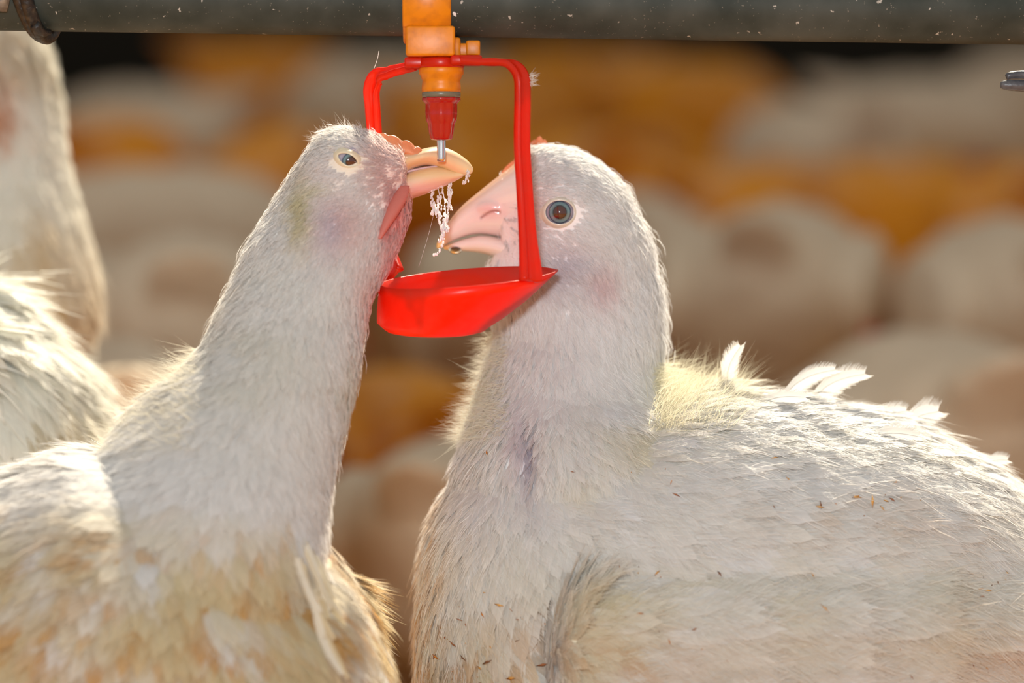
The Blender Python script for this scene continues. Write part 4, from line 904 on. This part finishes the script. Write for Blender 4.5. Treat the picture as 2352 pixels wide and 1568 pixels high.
# ------------------------------------------------------------------ flock behind
def ringx(sl, n=34, m=22):
    """slices (x, zc, hz, hy)"""
    S = catmull(sl, n); a = np.linspace(0, 2 * np.pi, m, endpoint=False)
    return rings_mesh([np.c_[np.full(m, x), max(hy, .0006) * np.sin(a), zc + max(hz, .0006) * np.cos(a)] for x, zc, hz, hy in S])
def ballp(c, r, n=10, m=14):
    return rings_mesh([np.c_[c[0] + r[0] * math.sin(p) * np.cos(np.linspace(0, 2 * np.pi, m, endpoint=False)), c[1] + r[1] * math.sin(p) * np.sin(np.linspace(0, 2 * np.pi, m, endpoint=False)), np.full(m, c[2] + r[2] * math.cos(p))] for p in np.linspace(.05, math.pi - .05, n)])
def proto(pose, dirt_bounce):
    """generic broiler facing +x, feet at z=0; returns dict part -> (v, f, cols, mat)"""
    dz = {'stand': 0, 'graze': 0, 'sit': -.08, 'tall': .02}[pose]
    body = ringx([(-.132, .205 + dz, .006, .010), (-.112, .195 + dz, .036, .040), (-.07, .178 + dz, .064, .068), (-.01, .165 + dz, .082, .082), (.05, .165 + dz, .080, .078), (.09, .172 + dz, .062, .060), (.115, .182 + dz, .032, .032), (.124, .185 + dz, .006, .006)])
    tailp = ringx([(-.08, .200 + dz, .034, .034), (-.12, .222 + dz, .022, .030), (-.15, .238 + dz, .010, .024), (-.165, .247 + dz, .003, .012)], 12, 14)
    wings = [ballp((-.02, s * .068, .178 + dz), (.088, .020, .050)) for s in (-1, 1)]
    if pose == 'graze': npath = [(.06, .19), (.105, .18), (.13, .145), (.142, .10)]; hd = (.147, .085)
    elif pose == 'sit': npath = [(.06, .185 + dz), (.095, .20 + dz), (.115, .205 + dz), (.122, .205 + dz)]; hd = (.132, .208 + dz)
    elif pose == 'tall': npath = [(.08, .20 + dz), (.12, .26 + dz), (.13, .32 + dz), (.135, .355 + dz)]; hd = (.14, .365 + dz)
    else: npath = [(.08, .19 + dz), (.125, .24 + dz), (.14, .285 + dz), (.145, .315 + dz)]; hd = (.15, .325 + dz)
    nk = tube([(x, 0, z) for x, z in npath], [.055, .036, .026, .022], m=16, n=14)
    down = pose == 'graze'; fx, fz = (.35, -.93) if down else (.98, -.1)
    head = ballp((hd[0], 0, hd[1]), (.026, .021, .024))
    th = [tube([(.01, s * .045, .15 + dz), (.0, s * .045, .075), (-.005, s * .045, .06 if pose != 'sit' else .05)], [.045, .028, .014], m=12, n=8) for s in (-1, 1)] if pose != 'sit' else []
    v, f, nr = remeshed([body, tailp, nk, head] + wings + th, .005, 3)
    v = v + nr * ((fbm(v, 45) - .5) * .008)[:, None]
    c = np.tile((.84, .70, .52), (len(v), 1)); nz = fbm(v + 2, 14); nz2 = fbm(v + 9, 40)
    k = np.clip((.22 + dz + (.05 if dirt_bounce else -.02) - v[:, 2]) / .09, 0, 1)  # orange-brown low down: belly dirt plus shaded litter bounce put into the colour
    c = mixc(c, (.66, .38, .13) if not dirt_bounce else (.88, .30, .008), np.clip(k * (nz * 1.6 + (.05 if not dirt_bounce else .25)), 0, .9))
    if dirt_bounce: c = mixc(c, (.92, .38, .012), np.clip(nz2 * 2.0 - .25, 0, .95))  # patchy orange all over: warm light off the litter painted in with dirt
    bk = tube([(hd[0] + fx * .018, 0, hd[1] + fz * .018), (hd[0] + fx * .035, 0, hd[1] + fz * .035 - .002), (hd[0] + fx * .046, 0, hd[1] + fz * .046 - .006)], [.010, .007, .001], m=10, n=8)
    up = (.93, .35) if down else (.15, .98)
    q_ = [(-.016, .0), (-.010, .006), (-.006, .004), (-.001, .009), (.003, .006), (.008, .008), (.012, .003), (.016, .0)]; rc = []
    for t, h_ in q_:
        c0 = np.array([hd[0] + up[0] * .021 + fx * t, 0, hd[1] + up[1] * .021 + fz * t]); c1 = c0 + np.array([up[0], 0, up[1]]) * (h_ + .003)
        rc.append(np.array([c0 + [0, -.0028, 0], c1 + [0, -.001, 0], c1 + [0, .001, 0], c0 + [0, .0028, 0]]))
    cb = [rings_mesh(rc)]
    wt = [ballp((hd[0] + fx * .016 - up[0] * .024, s * .006, hd[1] + fz * .016 - up[1] * .024), (.006, .003, .010), 6, 8) for s in (-1, 1)]
    ey = [ballp((hd[0] + fx * .006, s * .0195, hd[1] + fz * .006 + .003), (.004, .003, .004), 6, 8) for s in (-1, 1)]
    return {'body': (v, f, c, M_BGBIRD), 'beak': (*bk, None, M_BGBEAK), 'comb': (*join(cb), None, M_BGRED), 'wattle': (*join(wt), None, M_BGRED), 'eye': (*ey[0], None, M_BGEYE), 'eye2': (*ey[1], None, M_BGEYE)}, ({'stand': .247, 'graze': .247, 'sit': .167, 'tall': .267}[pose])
M_BGBEAK = mat_pr('flock_beak', (.80, .45, .15), rough=.4); M_BGRED = mat_pr('flock_comb_red', (.62, .05, .02), rough=.5, translucent=.3); M_BGEYE = mat_pr('flock_eye', (.03, .02, .02), rough=.15)
PROTO = {}
def get_proto(pose, dirt_bounce):
    if (pose, dirt_bounce) not in PROTO:
        parts, top = proto(pose, dirt_bounce); me = {}
        for k, (v, f, c, m) in parts.items():
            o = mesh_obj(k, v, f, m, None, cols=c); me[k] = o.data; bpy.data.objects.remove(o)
        x = 0.0; lg = []
        if pose != 'sit':
            d = bpy.data.objects.new('t', None); col.objects.link(d); legs(d, 0, 0, .08)
            for ch in list(d.children): lg.append(ch.data); bpy.data.objects.remove(ch)
            bpy.data.objects.remove(d)
        PROTO[(pose, dirt_bounce)] = (me, lg, top)
    return PROTO[(pose, dirt_bounce)]
def zat(D, y): return CAM[2] - D * math.tan(PITCH + math.atan((y - 784) * PX / D0))
GROUP = 'broiler flock behind the drinker'
def bird(px, ytop, D, pose, heading, label, dirt_bounce=False, smin=.72, smax=1.25):
    me, lg, top = get_proto(pose, dirt_bounce)
    s = max(smin, min(smax, zat(D, ytop) / top))
    x = (px - 1176) * PX * D / D0; y = CAM[1] + D
    e = empty('chicken', (x, y, 0), label, 'chicken', GROUP); e.rotation_euler = (0, 0, math.radians(heading)); e.scale = (s, s, s)
    for k, m in me.items():
        o = bpy.data.objects.new({'eye2': 'eye'}.get(k, k), m); col.objects.link(o); o.parent = e
    for m in lg:
        o = bpy.data.objects.new('leg', m); col.objects.link(o); o.parent = e
    return e
FLOCK = [
 # px, ytop, D, pose, heading(0=right,90=away), label, dirt_bounce
 (925, 850, 2.8, 'sit', 110, 'blurred brownish chicken with a small orange comb under the cup between the two necks', True),
 (1055, 1002, 2.42, 'sit', 80, 'blurred pale rounded chicken back low down between the two main birds', False),
 (1785, 468, 3.1, 'graze', 80, 'big blurred white chicken rump right of the large right head', False),
 (2330, 500, 3.0, 'graze', 100, 'blurred white chicken cut by the right edge below the cable', False),
 (2150, 760, 2.6, 'sit', 100, 'blurred tan chicken low above the right bird\'s upright back feathers', False),
 (430, 540, 2.70, 'graze', 95, 'blurred white chicken back just left of the stretching neck', False),
 (370, 380, 3.6, 'graze', 20, 'blurred pinkish tan chicken back above the white one left of the stretching neck', False),
 (160, 560, 3.02, 'sit', 95, 'blurred grey-white chicken beside the tall neck at the left edge', False),
 (215, 780, 2.34, 'sit', 100, 'blurred olive-tinted chicken low beside the main left neck base', False),
 (1180, 480, 3.2, 'graze', 100, 'blurred tan chicken hidden mostly by the right head', False),
 (1450, 440, 3.75, 'graze', 80, 'blurred chicken peeping out behind the right head\'s nape', False),
 (250, 265, 4.5, 'graze', 75, 'dark orange shaded chicken at the left in the middle row', True),
 (660, 285, 4.3, 'graze', 110, 'dark orange shaded chicken above the stretching head', True),
 (1000, 290, 4.8, 'graze', 80, 'orange shaded chicken seen inside the red hanger', True),
 (1330, 300, 4.3, 'graze', 100, 'orange shaded chicken just right of the hanger', True),
 (1690, 375, 4.1, 'graze', 60, 'orange brown chicken in the band above the big blurred rump', True),
 (2030, 330, 4.5, 'sit', 50, 'orange brown chicken with red comb in the middle row at right', True),
 (2350, 370, 3.9, 'graze', 90, 'orange chicken at the right edge under the cable', True),
 (330, 200, 5.6, 'graze', 170, 'far pale chicken at the left below the dark gap under the pipe', False),
 (620, 85, 7.3, 'graze', 20, 'far golden tan chicken high up left of the hanger', True),
 (880, 125, 6.3, 'graze', 160, 'far pale chicken beside the left hanger arm', False),
 (1080, 165, 5.9, 'graze', 40, 'far tan chicken between the hanger arms', True),
 (1280, 105, 7.2, 'graze', 180, 'far tan chicken just right of the hanger bend', True),
 (1590, 135, 6.4, 'graze', 10, 'far golden chicken right of centre under the pipe', True),
 (1850, 230, 5.1, 'graze', 120, 'far tan chicken below the dark gap right of centre', False),
 (2120, 175, 5.9, 'graze', 0, 'far pinkish chicken left of the cable end', False),
 (2390, 110, 6.8, 'graze', 170, 'far tan chicken high at the right edge behind the cable', False),
 (1460, 250, 5.35, 'sit', 90, 'orange brown chicken crouching in the far middle row', True),
]
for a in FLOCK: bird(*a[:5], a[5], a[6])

# two nearer birds cut by the left edge ---------------------------
def near_bird(label, hl, vl, flow, size, nfe, colb, cc, base_px, extra=()):
    global STAND
    STAND = cc[0]; b = np.array(W(base_px, 784, cc[0])); b[2] = 0
    e = empty('chicken', b, label, 'chicken')
    V, F, Nn = remeshed([loft_h(h, 34, 30) for h in hl] + [loft_v(q, 34, 36) for q in vl], .003, 4)
    mesh_obj('body', noisebump(V, Nn, .004, 60), F, M_BODY, e, cols=colb(V, topix(V)))
    plumage('body_plumage', V, F, e, nfe, flow, size, colb, lambda px, nr: np.where(nr @ FWD > .3, .2, 1.0) * np.where(px[:, 0] < -120, .2, 1), nb=5, wid=.0002)
    return e, b
def col_tall(P, px):
    q = px[:, :2]; n = len(P); c = np.tile((.88, .86, .78), (n, 1)); nz = fbm(P, 40)
    c = mixc(c, (.64, .40, .10), np.clip(spots(q, [(80, 720, 130, 170, 1.2), (60, 560, 50, 110, .6)]) * (nz * 1.9), 0, .9))
    return mixc(c, (.55, .22, .08), spots(q, [(-10, 230, 40, 70, .8)]))
wT = .31
e3, b3 = near_bird('tall blurred white chicken with a brownish breast cut by the left edge under the cord', [[(-60, -60, 20, .008, wT), (0, -90, 50, .022, wT), (80, -100, 88, .030, wT), (200, -90, 122, .034, wT), (330, -90, 140, .038, wT), (450, -120, 165, .046, wT), (560, -170, 198, .056, wT), (660, -220, 214, .064, wT), (740, -280, 196, .066, wT), (800, -330, 150, .066, wT), (900, -380, 60, .066, wT), (1050, -440, -40, .06, wT), (1250, -430, -100, .04, wT), (1400, -380, -160, .01, wT)], [(-20, -120, -50, .006, wT), (30, -150, 20, .020, wT), (90, -170, 40, .024, wT), (160, -160, 40, .023, wT), (210, -120, 20, .014, wT)]], [],
    [(0, 100, .3, 1), (100, 500, .1, 1), (100, 800, -.3, 1)], [(50, 100, 14, 4, .3), (100, 350, 18, 6, .25), (100, 700, 22, 10, .12)], 3600, col_tall, (wT,), -200)
v, f = loft_h([(225, -30, 5, .004, wT - .028), (265, -34, 12, .006, wT - .030), (300, -30, 8, .004, wT - .030)], 12, 14); mesh_obj('wattle', v, f, M_BGRED, e3)
v, f = loft_v([(-140, 80, 170, .012, wT), (-180, 92, 160, .010, wT), (-220, 112, 150, .006, wT), (-245, 138, 150, .001, wT)], 14, 16); mesh_obj('beak', v, f, M_BGBEAK, e3)
comb(e3, [(-150, 40, 70), (-120, 5, 45), (-90, -15, 25), (-60, -20, 10), (-40, -10, 10)], wT, .003, 5, (.78, .22, .12))
legs(e3, b3[0], b3[1], .16, face=-1)
def col_low(P, px):
    q = px[:, :2]; n = len(P); c = np.tile((.88, .87, .80), (n, 1)); nz = fbm(P, 70)
    return mixc(c, (.62, .48, .22), np.clip(spots(q, [(110, 960, 90, 90, 1), (40, 1050, 120, 60, .9)]) * (nz * 2 - .3), 0, .8))
wK = .155
e4, b4 = near_bird('blurred white chicken with drooping feathers at the left edge above the left bird\'s back', [[(640, -90, -60, .006, wK), (690, -130, 10, .03, wK), (750, -180, 70, .045, wK), (800, -230, 128, .055, wK), (870, -280, 180, .062, wK), (940, -320, 212, .068, wK), (1010, -350, 232, .070, wK), (1150, -380, 250, .072, wK), (1400, -360, 230, .07, wK), (1600, -300, 170, .05, wK), (1720, -200, 60, .01, wK)], [(740, -90, -50, .004, wK - .045), (775, -120, -14, .016, wK - .045), (820, -130, 2, .022, wK - .045), (900, -120, 5, .021, wK - .048), (975, -90, 4, .014, wK - .055), (1010, -60, -5, .004, wK - .06)]], [],
    [(0, 750, .5, 1), (150, 850, .5, 1), (200, 950, .3, 1), (100, 1000, .1, 1)], [(50, 800, 30, 9, .2), (150, 900, 32, 10, .2), (100, 1000, 30, 10, .18)], 2600, col_low, (wK,), -60)
v, f = loft_h([(780, -20, 2, .003, wK - .06), (830, -24, 14, .006, wK - .064), (900, -24, 12, .006, wK - .066), (1000, -20, 8, .005, wK - .068), (1040, -14, 10, .003, wK - .068)], 14, 14); mesh_obj('wattle', v, f, M_BGRED, e4)
v, f = loft_h([(1010, -30, 6, .003, wK - .072), (1040, -24, 16, .005, wK - .074), (1062, -6, 12, .001, wK - .074)], 10, 12); mesh_obj('beak', v, f, M_BGBEAK, e4)
legs(e4, b4[0], b4[1], .11, face=-1)
